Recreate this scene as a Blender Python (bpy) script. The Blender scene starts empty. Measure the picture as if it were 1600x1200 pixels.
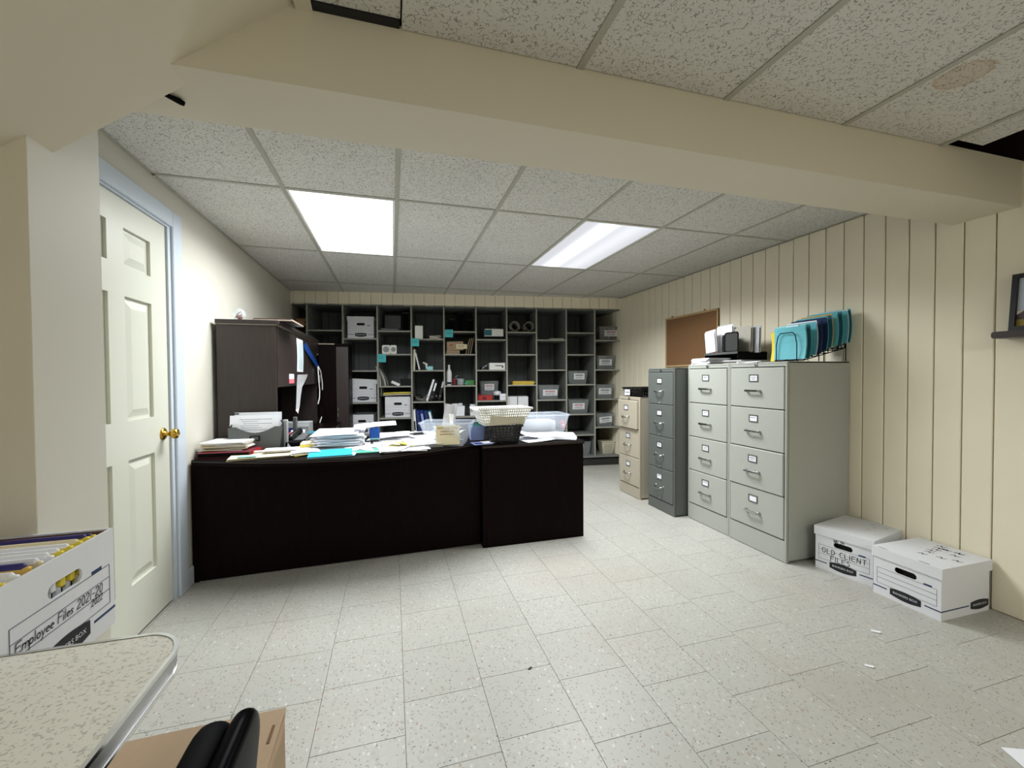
import bpy, math, random
from mathutils import Matrix, Vector
from mathutils.geometry import tessellate_polygon
random.seed(7)
D = bpy.data; C = bpy.context.scene.collection; PI = math.pi
sc = bpy.context.scene
# ------------------------------------------------------------------ camera, world, exposure
YAW, PITCH, ROLL = 0.278496, -0.019816, -0.006375
_cy, _sy, _cp, _sp = math.cos(YAW), math.sin(YAW), math.cos(PITCH), math.sin(PITCH)
fwd = Vector((_sy*_cp, _cy*_cp, _sp)); rt0 = Vector((_cy, -_sy, 0)); up0 = rt0.cross(fwd)
rt = math.cos(ROLL)*rt0 + math.sin(ROLL)*up0; up = -math.sin(ROLL)*rt0 + math.cos(ROLL)*up0
cd = D.cameras.new('camera'); cam = D.objects.new('camera', cd); C.objects.link(cam)
cd.sensor_fit = 'HORIZONTAL'; cd.sensor_width = 36; cd.lens = 36*652.3/1600; cd.clip_start = .02
cam.matrix_world = Matrix(((rt.x, up.x, -fwd.x, 0), (rt.y, up.y, -fwd.y, 0), (rt.z, up.z, -fwd.z, 1.24), (0, 0, 0, 1)))
sc.camera = cam
w = D.worlds.new('world'); sc.world = w; w.use_nodes = True
w.node_tree.nodes['Background'].inputs[0].default_value = (.8, .8, .8, 1); w.node_tree.nodes['Background'].inputs[1].default_value = .02
sc.view_settings.view_transform = 'Standard'; sc.view_settings.look = 'None'
sc.view_settings.gamma = 1; sc.view_settings.use_curve_mapping = False
sc.view_settings.exposure = 1.07
LIGHT_BRIGHT, LIGHT_DIM, LIGHT_FILL = 2.5, .92, 2.5
POWER_BRIGHT, POWER_DIM, POWER_FILL = 22, 27, 22
# ------------------------------------------------------------------ materials
def lin(c):
    c = c/255
    return c/12.92 if c <= .04045 else ((c+.055)/1.055)**2.4
def rgb(r, g, b): return (lin(r), lin(g), lin(b), 1)
def newmat(name):
    m = D.materials.new(name); m.use_nodes = True
    return m, m.node_tree.nodes, m.node_tree.links, m.node_tree.nodes['Principled BSDF']
def plain(name, r, g, b, rough=.55, metal=0, var=.06, scale=30, bump=0, spec=.4):
    m, n, l, p = newmat(name)
    p.inputs['Roughness'].default_value = rough; p.inputs['Metallic'].default_value = metal
    p.inputs['Specular IOR Level'].default_value = spec
    g_ = n.new('ShaderNodeNewGeometry'); t = n.new('ShaderNodeTexNoise'); t.inputs['Scale'].default_value = scale; t.inputs['Detail'].default_value = 4
    l.new(g_.outputs['Position'], t.inputs['Vector'])
    x = n.new('ShaderNodeMix'); x.data_type = 'RGBA'; c = rgb(r, g, b)
    x.inputs['A'].default_value = tuple(v*(1-var) for v in c[:3])+(1,); x.inputs['B'].default_value = tuple(min(1, v*(1+var)) for v in c[:3])+(1,)
    l.new(t.outputs['Fac'], x.inputs['Factor']); l.new(x.outputs['Result'], p.inputs['Base Color'])
    if bump:
        bn_ = n.new('ShaderNodeBump'); bn_.inputs['Strength'].default_value = bump; bn_.inputs['Distance'].default_value = .002
        t2 = n.new('ShaderNodeTexNoise'); t2.inputs['Scale'].default_value = scale*8; l.new(g_.outputs['Position'], t2.inputs['Vector'])
        l.new(t2.outputs['Fac'], bn_.inputs['Height']); l.new(bn_.outputs['Normal'], p.inputs['Normal'])
    return m
def ramp(n, l, src, stops):
    r = n.new('ShaderNodeValToRGB'); e = r.color_ramp.elements
    while len(e) > 1: e.remove(e[-1])
    e[0].position, e[0].color = stops[0][0], (stops[0][1],)*3+(1,)
    for pos, v in stops[1:]:
        q = e.new(pos); q.color = (v, v, v, 1)
    l.new(src, r.inputs['Fac']); return r.outputs['Color']
def mathn(n, l, op, a, b):
    q = n.new('ShaderNodeMath'); q.operation = op
    for i, v in enumerate((a, b)):
        if isinstance(v, (int, float)): q.inputs[i].default_value = v
        else: l.new(v, q.inputs[i])
    return q.outputs[0]
def mixc(n, l, fac, a, b):
    x = n.new('ShaderNodeMix'); x.data_type = 'RGBA'
    for k, v in (('Factor', fac), ('A', a), ('B', b)):
        if isinstance(v, (tuple, float, int)): x.inputs[k].default_value = v
        else: l.new(v, x.inputs[k])
    return x.outputs['Result']
def vor(n, l, vec, scale, feature='F1', rnd=1):
    v = n.new('ShaderNodeTexVoronoi'); v.feature = feature; v.inputs['Scale'].default_value = scale; v.inputs['Randomness'].default_value = rnd
    l.new(vec, v.inputs['Vector']); return v
def noi(n, l, vec, scale, detail=3, dist=0):
    v = n.new('ShaderNodeTexNoise'); v.inputs['Scale'].default_value = scale; v.inputs['Detail'].default_value = detail; v.inputs['Distortion'].default_value = dist
    l.new(vec, v.inputs['Vector']); return v.outputs['Fac']
def mapping(n, l, vec, sc_, rot=(0, 0, 0)):
    q = n.new('ShaderNodeMapping'); q.inputs['Scale'].default_value = sc_; q.inputs['Rotation'].default_value = rot
    l.new(vec, q.inputs['Vector']); return q.outputs['Vector']

def floor_mat():
    m, n, l, p = newmat('vinyl_tile'); p.inputs['Roughness'].default_value = .42; p.inputs['Specular IOR Level'].default_value = .4
    pos = n.new('ShaderNodeNewGeometry').outputs['Position']
    oi = n.new('ShaderNodeObjectInfo').outputs['Random']
    base = mixc(n, l, oi, rgb(172, 171, 164), rgb(180, 179, 172))
    base = mixc(n, l, ramp(n, l, noi(n, l, pos, 60, 4), [(.35, 0), (.65, 1)]), base, rgb(172, 170, 162))
    col = base
    # mottled chips: elongated cells, a few of them dark, tan or white
    for k, (sx, sy, rot, scl, thr, chip, size) in enumerate(((1, 2.2, .5, 70, .80, rgb(132, 129, 121), .30), (2.2, 1, .9, 60, .78, rgb(148, 144, 135), .32),
                                                             (1, 1.8, -.4, 48, .93, rgb(88, 85, 78), .2), (1.6, 1, .2, 40, .86, rgb(194, 193, 187), .28), (1.5, 1, 1.1, 34, .94, rgb(164, 146, 130), .25))):
        v = vor(n, l, mapping(n, l, pos, (sx, sy, 1), (0, 0, rot)), scl)
        sep = n.new('ShaderNodeSeparateColor'); l.new(v.outputs['Color'], sep.inputs[0])
        a = mathn(n, l, 'GREATER_THAN', sep.outputs[0], thr); b = mathn(n, l, 'LESS_THAN', v.outputs['Distance'], size)
        col = mixc(n, l, mathn(n, l, 'MULTIPLY', a, b), col, chip)
    # scuffed, slightly pinkish worn track on the walked side
    wear = mathn(n, l, 'MULTIPLY', ramp(n, l, noi(n, l, pos, 1.3, 5, .6), [(.5, 0), (.72, 1)]), .28)
    col = mixc(n, l, wear, col, rgb(156, 141, 129))
    scuff = ramp(n, l, noi(n, l, mapping(n, l, pos, (9, 2.2, 1), (0, 0, .9)), 3, 6), [(.62, 0), (.72, 1)])
    col = mixc(n, l, mathn(n, l, 'MULTIPLY', scuff, .16), col, rgb(120, 112, 100))
    l.new(col, p.inputs['Base Color']); return m

def tile_mat(name, stain=False):
    m, n, l, p = newmat(name); p.inputs['Roughness'].default_value = .9; p.inputs['Specular IOR Level'].default_value = .1
    pos = n.new('ShaderNodeNewGeometry').outputs['Position']
    wob = n.new('ShaderNodeTexNoise'); wob.inputs['Scale'].default_value = 40; l.new(pos, wob.inputs['Vector'])
    vm = n.new('ShaderNodeVectorMath'); vm.operation = 'MULTIPLY_ADD'; l.new(wob.outputs['Color'], vm.inputs[0]); vm.inputs[1].default_value = (.012, .012, 0); l.new(pos, vm.inputs[2])
    d = vor(n, l, vm.outputs[0], 74, 'DISTANCE_TO_EDGE').outputs['Distance']
    crack = mathn(n, l, 'LESS_THAN', d, .07)
    gate = mathn(n, l, 'GREATER_THAN', noi(n, l, pos, 85, 2), .535)
    dots = vor(n, l, pos, 150); sep = n.new('ShaderNodeSeparateColor'); l.new(dots.outputs['Color'], sep.inputs[0])
    dot = mathn(n, l, 'MULTIPLY', mathn(n, l, 'LESS_THAN', dots.outputs['Distance'], .26), mathn(n, l, 'GREATER_THAN', sep.outputs[0], .82))
    mark = mathn(n, l, 'MAXIMUM', mathn(n, l, 'MULTIPLY', crack, gate), dot)
    col = mixc(n, l, noi(n, l, pos, 5, 3), rgb(206, 204, 197), rgb(216, 213, 206))
    if stain:
        q = mapping(n, l, pos, (7.6, 7.6, 0)); q2 = n.new('ShaderNodeVectorMath'); q2.operation = 'DISTANCE'
        wv = n.new('ShaderNodeTexNoise'); wv.inputs['Scale'].default_value = 14; wv.inputs['Detail'].default_value = 4; l.new(pos, wv.inputs['Vector'])
        v3 = n.new('ShaderNodeVectorMath'); v3.operation = 'MULTIPLY_ADD'; l.new(wv.outputs['Color'], v3.inputs[0]); v3.inputs[1].default_value = (.5, .5, 0); l.new(q, v3.inputs[2])
        l.new(v3.outputs[0], q2.inputs[0]); q2.inputs[1].default_value = (1.925*7.6+.25, .985*7.6+.25, 0)
        inside = ramp(n, l, q2.outputs['Value'], [(.0, .5), (.48, .55), (.56, 1), (.6, 0)])
        col = mixc(n, l, mathn(n, l, 'MULTIPLY', inside, .75), col, rgb(186, 158, 128))
    col = mixc(n, l, mathn(n, l, 'MULTIPLY', mark, .72), col, rgb(112, 106, 92))
    l.new(col, p.inputs['Base Color'])
    b = n.new('ShaderNodeBump'); b.inputs['Strength'].default_value = .5; b.inputs['Distance'].default_value = .002; b.invert = True
    l.new(mark, b.inputs['Height']); l.new(b.outputs['Normal'], p.inputs['Normal']); return m

def wood_mat(name, c1, c2, rough=.3, axis=2, scale=26):
    m, n, l, p = newmat(name); p.inputs['Roughness'].default_value = rough
    pos = n.new('ShaderNodeNewGeometry').outputs['Position']
    s = [1, 1, 1]; s[axis] = .06
    g = noi(n, l, mapping(n, l, pos, tuple(s)), scale*4, 6, .4)
    l.new(mixc(n, l, ramp(n, l, g, [(.35, 0), (.68, 1)]), c1, c2), p.inputs['Base Color']); return m

def laminate_mat():
    m, n, l, p = newmat('speckled_laminate'); p.inputs['Roughness'].default_value = .45
    pos = n.new('ShaderNodeNewGeometry').outputs['Position']
    d = vor(n, l, mapping(n, l, pos, (1, 1.5, 1), (0, 0, .6)), 120, 'DISTANCE_TO_EDGE').outputs['Distance']
    mk = mathn(n, l, 'MULTIPLY', mathn(n, l, 'LESS_THAN', d, .13), mathn(n, l, 'GREATER_THAN', noi(n, l, pos, 130, 2), .56))
    c = mixc(n, l, noi(n, l, pos, 4, 3), rgb(216, 213, 200), rgb(226, 222, 211))
    c = mixc(n, l, mathn(n, l, 'MULTIPLY', mk, .45), c, rgb(132, 122, 110))
    l.new(c, p.inputs['Base Color']); return m
def plastic_clear(name, r, g, b, opac=.35):
    m, n, l, p = newmat(name); p.inputs['Base Color'].default_value = rgb(r, g, b); p.inputs['Roughness'].default_value = .25
    t = n.new('ShaderNodeBsdfTransparent'); x = n.new('ShaderNodeMixShader'); x.inputs[0].default_value = opac
    l.new(t.outputs[0], x.inputs[1]); l.new(p.outputs[0], x.inputs[2]); l.new(x.outputs[0], n['Material Output'].inputs['Surface']); return m
def emit_mat(name, strength, tubes=None):
    m, n, l, p = newmat(name); e = n.new('ShaderNodeEmission'); e.inputs['Color'].default_value = (.95, .98, 1, 1); e.inputs['Strength'].default_value = strength
    if tubes:   # prismatic lens with one of the two tubes behind it burning low
        pos = n.new('ShaderNodeTexCoord').outputs['Object']; sx = n.new('ShaderNodeSeparateXYZ'); l.new(pos, sx.inputs[0])
        tot = None
        for x0, amp, wd in tubes:
            d = mathn(n, l, 'ABSOLUTE', mathn(n, l, 'SUBTRACT', sx.outputs[0], x0), 0)
            f = mathn(n, l, 'MULTIPLY', mathn(n, l, 'POWER', 2.718, mathn(n, l, 'MULTIPLY', mathn(n, l, 'POWER', mathn(n, l, 'DIVIDE', d, wd), 2), -1)), amp)
            tot = f if tot is None else mathn(n, l, 'ADD', tot, f)
        l.new(mathn(n, l, 'ADD', tot, strength*.4), e.inputs['Strength']); e.inputs['Color'].default_value = (.93, .95, 1, 1)
    l.new(e.outputs[0], n['Material Output'].inputs['Surface']); return m

M = {}
M['floor'] = floor_mat(); M['tile'] = tile_mat('ceiling_tile_fissured'); M['tile_stained'] = tile_mat('ceiling_tile_water_stained', True)
M['grout'] = plain('floor_joint', 142, 137, 127, .8)
M['tee'] = plain('tee_enamel', 172, 169, 156, .5); M['plenum'] = plain('plenum_boards', 44, 22, 18, .9, var=.2)
M['cream'] = plain('cream_wall_paint', 204, 200, 187, .6, var=.02, scale=3, bump=.08)
M['beige'] = plain('beige_paint', 214, 206, 186, .62, var=.02, scale=3, bump=.08)
M['plank'] = plain('cream_plank_paint', 240, 231, 207, .55, var=.03, scale=5, bump=.1)
M['groove'] = plain('plank_groove', 214, 204, 178, .8)
M['trim'] = plain('blue_white_trim', 194, 202, 212, .4, var=.02); M['door'] = plain('door_paint', 206, 206, 192, .4, var=.015)
M['brass'] = plain('brass', 200, 160, 70, .22, 1, .03)
M['desk'] = wood_mat('espresso_wood', rgb(13, 7, 7), rgb(21, 12, 11), .42); M['desk'].node_tree.nodes['Principled BSDF'].inputs['Specular IOR Level'].default_value = .18
M['hutch'] = wood_mat('espresso_laminate', rgb(40, 32, 29), rgb(50, 41, 37), .4)
M['desk_edge'] = plain('dark_edge_band', 44, 34, 32, .3)
M['lip'] = plain('pale_lip', 150, 136, 122, .4)
M['shelfpaint'] = plain('grey_shelf_paint', 118, 120, 116, .6, var=.1, scale=6)
M['shelfback'] = plain('grey_back_boards', 100, 105, 104, .7, var=.12, scale=4)
M['shelfedge'] = plain('shelf_front_edge', 150, 149, 138, .6, var=.15, scale=12)
M['plinth'] = plain('dark_plinth', 40, 39, 37, .7)
M['cab_l'] = plain('light_grey_enamel', 168, 170, 162, .4, var=.02); M['cab_b'] = plain('beige_enamel', 176, 168, 150, .42, var=.02)
M['cab_d'] = plain('dark_grey_enamel', 92, 96, 92, .4, var=.03)
M['chrome'] = plain('chrome', 200, 200, 198, .15, 1, .02); M['steel'] = plain('brushed_steel', 170, 170, 172, .35, 1, .05)
M['dk'] = plain('dark_gap', 26, 26, 26, .7); M['black'] = plain('black_plastic', 20, 20, 21, .38); M['blackm'] = plain('matte_black', 16, 16, 17, .6, spec=.2)
M['gloss'] = plain('black_glossy_shell', 12, 12, 14, .3, spec=.07)
M['card'] = plain('white_cardboard', 218, 219, 222, .7, var=.02); M['card_in'] = plain('brown_inner_board', 112, 84, 64, .85)
M['kraft'] = plain('kraft_cardboard', 168, 144, 116, .8, var=.05, scale=60); M['print'] = plain('grey_blue_print', 84, 90, 108, .7); M['navy'] = plain('navy_print', 44, 60, 96, .7)
M['logo'] = plain('logo_black', 30, 30, 36, .6); M['ink'] = plain('marker_ink', 28, 28, 34, .6); M['pencil'] = plain('pencil_grey', 112, 112, 118, .8)
M['red_ink'] = plain('red_print', 170, 46, 48, .7); M['brown_ink'] = plain('brown_print', 128, 60, 48, .7)
M['paper'] = plain('white_paper', 232, 233, 238, .8, var=.02); M['manila'] = plain('manila_folder', 226, 214, 178, .75, var=.03)
M['greyp'] = plain('grey_plastic', 90, 92, 92, .4); M['greyl'] = plain('light_grey_plastic', 150, 152, 152, .45); M['charcoal'] = plain('charcoal_plastic', 82, 84, 82, .42)
M['white_pl'] = plain('white_plastic', 236, 236, 230, .35, var=.02); M['ivory_pl'] = plain('ivory_plastic', 206, 200, 178, .5)
M['clear'] = plastic_clear('clear_tub_plastic', 226, 234, 246, .2); M['clear_dk'] = plastic_clear('smoky_bin_plastic', 150, 156, 156, .34)
M['glass'] = plastic_clear('clear_glass', 220, 232, 236, .22)
M['teal'] = plain('teal_card', 104, 184, 196, .6, var=.03); M['teal_d'] = plain('dark_teal_card', 40, 104, 118, .6); M['dkblue'] = plain('navy_card', 30, 52, 92, .6)
M['note'] = plain('teal_sticky_note', 76, 184, 186, .7); M['cyan'] = plain('cyan_folder', 24, 168, 214, .5); M['mint'] = plain('mint_card', 150, 214, 214, .6)
M['green'] = plain('green_card', 62, 122, 64, .6); M['seagreen'] = plain('sea_green_folder', 70, 150, 130, .6)
M['yellow'] = plain('yellow_card', 228, 206, 70, .65); M['ochre'] = plain('ochre_card', 214, 176, 84, .65); M['purple'] = plain('purple_folder', 52, 46, 108, .6)
M['blue'] = plain('blue_plastic', 22, 78, 160, .3); M['binder_b'] = plain('blue_binder', 28, 44, 110, .4); M['red'] = plain('red_plastic', 176, 44, 40, .45)
M['maroon'] = plain('maroon_binder', 100, 26, 36, .45); M['pink'] = plain('pink_card', 226, 110, 124, .6); M['lavender'] = plain('blue_white_card', 150, 166, 214, .6)
M['cork'] = plain('cork', 128, 94, 62, .95, var=.25, scale=160); M['oak'] = plain('light_oak_frame', 188, 156, 112, .5, var=.1, scale=20)
M['pine'] = wood_mat('pine_board', rgb(150, 110, 72), rgb(176, 132, 90), .6, 0, 10)
M['walnut'] = wood_mat('dark_walnut', rgb(36, 24, 22), rgb(52, 36, 32), .35, 1)
M['lam'] = laminate_mat(); M['bottle'] = plain('white_enamel', 222, 224, 224, .3); M['sky'] = plain('photo_sky', 190, 200, 212, .4); M['hill'] = plain('photo_hill', 84, 68, 70, .5); M['field'] = plain('photo_field', 150, 130, 54, .5)
M['greypap'] = plain('grey_paper', 176, 172, 160, .8); M['sorter'] = plain('sorter_plastic', 58, 58, 56, .45); M['strip'] = plain('pale_plastic_wrap', 190, 190, 192, .3)

for k_, i_ in (('gloss', 1.16), ('blackm', 1.2), ('desk', 1.22)): M[k_].node_tree.nodes['Principled BSDF'].inputs['IOR'].default_value = i_
# ------------------------------------------------------------------ mesh helpers
class MB:
    def __init__(s): s.v = []; s.f = []
    def add(s, vs, fs, mx=None):
        o = len(s.v); s.v += [tuple(mx @ Vector(v)) if mx else tuple(v) for v in vs]; s.f += [tuple(i+o for i in f) for f in fs]; return s
    def box(s, x0, x1, y0, y1, z0, z1, b=0, mx=None):
        if b <= 0:
            vs = [(x, y, z) for z in (z0, z1) for y in (y0, y1) for x in (x0, x1)]
            return s.add(vs, [(0, 2, 3, 1), (4, 5, 7, 6), (0, 1, 5, 4), (1, 3, 7, 5), (3, 2, 6, 7), (2, 0, 4, 6)], mx)
        b = min(b, abs(x1-x0)*.45, abs(y1-y0)*.45, abs(z1-z0)*.45)
        lo = (x0, y0, z0); hi = (x1, y1, z1); vs = []; idx = {}
        for c in range(8):
            sg = [(c >> k) & 1 for k in range(3)]
            for ax in range(3):
                p = []
                for k in range(3):
                    e = hi[k] if sg[k] else lo[k]
                    p.append(e if k == ax else e+(-b if sg[k] else b))
                idx[(c, ax)] = len(vs); vs.append(tuple(p))
        fs = []
        for ax in range(3):
            u, v_ = (ax+1) % 3, (ax+2) % 3
            for sd in (0, 1):
                cs = [(sd << ax) | (a << u) | (bb << v_) for a, bb in ((0, 0), (1, 0), (1, 1), (0, 1))]
                f = [idx[(c, ax)] for c in cs]; fs.append(f if sd else f[::-1])
            for a in (0, 1):
                for bb in (0, 1):
                    c0 = (a << u) | (bb << v_); c1 = c0 | (1 << ax)
                    f = [idx[(c0, u)], idx[(c1, u)], idx[(c1, v_)], idx[(c0, v_)]]
                    fs.append(f if a != bb else f[::-1])
        for c in range(8):
            f = [idx[(c, 0)], idx[(c, 1)], idx[(c, 2)]]
            fs.append(f if bin(c).count('1') % 2 else f[::-1])
        return s.add(vs, fs, mx)
    def prism(s, poly, z0, z1, holes=(), mx=None):
        """extrude a 2-D outline along z, with holes"""
        loops = [list(poly)]+[list(h) for h in holes]
        tris = tessellate_polygon([[Vector((x, y, 0)) for x, y in lp] for lp in loops])
        flat = [p for lp in loops for p in lp]; n = len(flat)
        vs = [(x, y, z0) for x, y in flat]+[(x, y, z1) for x, y in flat]
        fs = []
        for t in tris:
            a, b, c = [Vector((flat[i][0], flat[i][1], 0)) for i in t]
            t = tuple(t) if (b-a).cross(c-a).z > 0 else tuple(t)[::-1]
            fs.append(tuple(i+n for i in t)); fs.append(t[::-1])
        o = 0
        for lp in loops:
            k = len(lp)
            for i in range(k): fs.append((o+i, o+(i+1) % k, o+(i+1) % k+n, o+i+n))
            o += k
        return s.add(vs, fs, mx)
    def tube(s, pts, r, seg=8, closed=False):
        P = [Vector(p) for p in pts]; n = len(P); vs = []; fs = []; ref = None
        for i, p in enumerate(P):
            a = P[(i-1) % n] if (closed or i) else P[0]; b = P[(i+1) % n] if (closed or i < n-1) else P[-1]
            t = (b-a).normalized()
            if ref is None: ref = t.orthogonal().normalized()
            ref = (ref-t*ref.dot(t)).normalized(); q = t.cross(ref)
            rr = r[i] if isinstance(r, (list, tuple)) else r
            vs += [tuple(p+rr*(math.cos(2*PI*k/seg)*ref+math.sin(2*PI*k/seg)*q)) for k in range(seg)]
        m_ = n if closed else n-1
        for i in range(m_):
            for k in range(seg):
                a = i*seg+k; b = i*seg+(k+1) % seg; j = ((i+1) % n)*seg
                fs.append((a, b, j+(k+1) % seg, j+k))
        if not closed: fs += [tuple(range(seg))[::-1], tuple((n-1)*seg+k for k in range(seg))]
        return s.add(vs, fs)
    def lathe(s, prof, seg=20, mx=None):
        vs = []; fs = []; n = len(prof)
        for r, z in prof: vs += [(r*math.cos(2*PI*k/seg), r*math.sin(2*PI*k/seg), z) for k in range(seg)]
        for i in range(n-1):
            for k in range(seg): fs.append((i*seg+k, i*seg+(k+1) % seg, (i+1)*seg+(k+1) % seg, (i+1)*seg+k))
        fs += [tuple(range(seg))[::-1], tuple((n-1)*seg+k for k in range(seg))]
        return s.add(vs, fs, mx)
    def sheet(s, x0, x1, y0, y1, zf, th=.0012, nx=8, ny=6, mx=None):
        """a curled sheet: z = zf(u,v), with thickness"""
        vs = []; fs = []
        for t in (0, th):
            for j in range(ny+1):
                for i in range(nx+1):
                    u, v_ = i/nx, j/ny; vs.append((x0+(x1-x0)*u, y0+(y1-y0)*v_, zf(u, v_)+t))
        N = (nx+1)*(ny+1); I = lambda i, j: j*(nx+1)+i
        for j in range(ny):
            for i in range(nx):
                q = (I(i, j), I(i+1, j), I(i+1, j+1), I(i, j+1)); fs.append(tuple(a+N for a in q)); fs.append(q[::-1])
        ring = [I(i, 0) for i in range(nx)]+[I(nx, j) for j in range(ny)]+[I(i, ny) for i in range(nx, 0, -1)]+[I(0, j) for j in range(ny, 0, -1)]
        for k in range(len(ring)): a, b = ring[k], ring[(k+1) % len(ring)]; fs.append((a, b, b+N, a+N))
        return s.add(vs, fs, mx)
    def frustum(s, w0, d0, w1, d1, z0, z1, th, seg=None, mx=None):
        """open tub with tapered walls and thickness"""
        def ring(w, d, z): return [(-w/2, -d/2, z), (w/2, -d/2, z), (w/2, d/2, z), (-w/2, d/2, z)]
        vs = ring(w0, d0, z0)+ring(w1, d1, z1)+ring(w1-2*th, d1-2*th, z1)+ring(w0-2*th, d0-2*th, z0+th)
        fs = [(3, 2, 1, 0), (12, 13, 14, 15)]
        for k in range(4):
            j = (k+1) % 4
            for a in (0, 4, 8): fs.append((a+k, a+j, a+4+j, a+4+k))
        return s.add(vs, fs, mx)
    def lattice(s, p00, p10, p11, p01, nx, nz, hole=.55, oct_=False):
        """wall with a grid of real holes"""
        p00, p10, p11, p01 = map(Vector, (p00, p10, p11, p01))
        P = lambda u, v_: (p00*(1-u)+p10*u)*(1-v_)+(p01*(1-u)+p11*u)*v_
        h = hole/2; ins = [(-h, -h), (h, -h), (h, h), (-h, h)] if not oct_ else [(h*math.cos(a), h*math.sin(a)) for a in [PI*(1.25+k*.25) for k in range(8)]]
        out = [(-.5, -.5), (.5, -.5), (.5, .5), (-.5, .5)] if not oct_ else [(-.5, -.5), (0, -.5), (.5, -.5), (.5, 0), (.5, .5), (0, .5), (-.5, .5), (-.5, 0)]
        k_ = len(ins)
        for j in range(nz):
            for i in range(nx):
                vs = [P((i+.5+a)/nx, (j+.5+b)/nz) for a, b in out]+[P((i+.5+a)/nx, (j+.5+b)/nz) for a, b in ins]
                s.add(vs, [(k, (k+1) % k_, k_+(k+1) % k_, k_+k) for k in range(k_)])
        return s
    def ribbon(s, pts, wd, z, mx=None):
        """flat pen stroke in the xy plane, a hair thick"""
        for (x0, y0), (x1, y1) in zip(pts, pts[1:]):
            dx, dy = x1-x0, y1-y0; L = math.hypot(dx, dy) or 1e-9; ux, uy = dx/L*wd/2, dy/L*wd/2
            vs = [(x0-ux+uy, y0-uy-ux, z), (x1+ux+uy, y1+uy-ux, z), (x1+ux-uy, y1+uy+ux, z), (x0-ux-uy, y0-uy+ux, z)]
            s.add(vs, [(0, 1, 2, 3)], mx)
        return s
    def o(s, name, mat, parent=None, loc=None, rot=None, smooth=False):
        me = D.meshes.new(name); me.from_pydata(s.v, [], s.f); me.update()
        me.materials.append(M[mat] if isinstance(mat, str) else mat)
        if smooth: me.polygons.foreach_set('use_smooth', [True]*len(me.polygons))
        ob = D.objects.new(name, me); C.objects.link(ob)
        if parent: ob.parent = parent
        if loc: ob.location = loc
        if rot: ob.rotation_euler = rot
        return ob
def tag(o, label, cat, group=None, kind=None):
    if label: o['label'] = label
    if cat: o['category'] = cat
    if group: o['group'] = group
    if kind: o['kind'] = kind
    return o
def T(name, label, cat, loc, rz=0, group=None, rot=None):
    o = D.objects.new(name, None); o.empty_display_size = .05; C.objects.link(o); o.location = loc; o.rotation_euler = rot or (0, 0, rz)
    return tag(o, label, cat, group)
def S(o): o['kind'] = 'structure'; return o
def B(*a, b=0): return MB().box(*a, b=b)
def copy_tree(o, parent=None):
    c = o.copy(); C.objects.link(c)
    if parent: c.parent = parent
    for ch in list(o.children): copy_tree(ch, c)
    return c
def rrect(x0, x1, y0, y1, r, n=4):
    pts = []
    for cx, cy, a0 in ((x1-r, y0+r, -PI/2), (x1-r, y1-r, 0), (x0+r, y1-r, PI/2), (x0+r, y0+r, PI)):
        pts += [(cx+r*math.cos(a0+PI/2*k/n), cy+r*math.sin(a0+PI/2*k/n)) for k in range(n+1)]
    return pts
FRONT = Matrix.Rotation(PI/2, 4, 'X')            # draws (x, y) as (x, z), facing -y
def word(name, s, size, mat, parent, loc, rot=(PI/2, 0, 0), sx=1):
    cu = D.curves.new(name, 'FONT'); cu.body = s; cu.size = size; cu.align_x = 'CENTER'; cu.align_y = 'CENTER'; cu.resolution_u = 2
    tmp = D.objects.new('tmp', cu); me = D.meshes.new_from_object(tmp); D.objects.remove(tmp); D.curves.remove(cu)
    me.materials.clear(); me.materials.append(M[mat]); ob = D.objects.new(name, me); C.objects.link(ob); ob.parent = parent; ob.location = loc; ob.rotation_euler = rot; ob.scale = (sx, 1, 1)
    return ob
def arc(cx, cy, rx, ry, a0, a1, n=7): return [(cx+rx*math.cos(math.radians(a0+(a1-a0)*k/n)), cy+ry*math.sin(math.radians(a0+(a1-a0)*k/n))) for k in range(n+1)]
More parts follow.
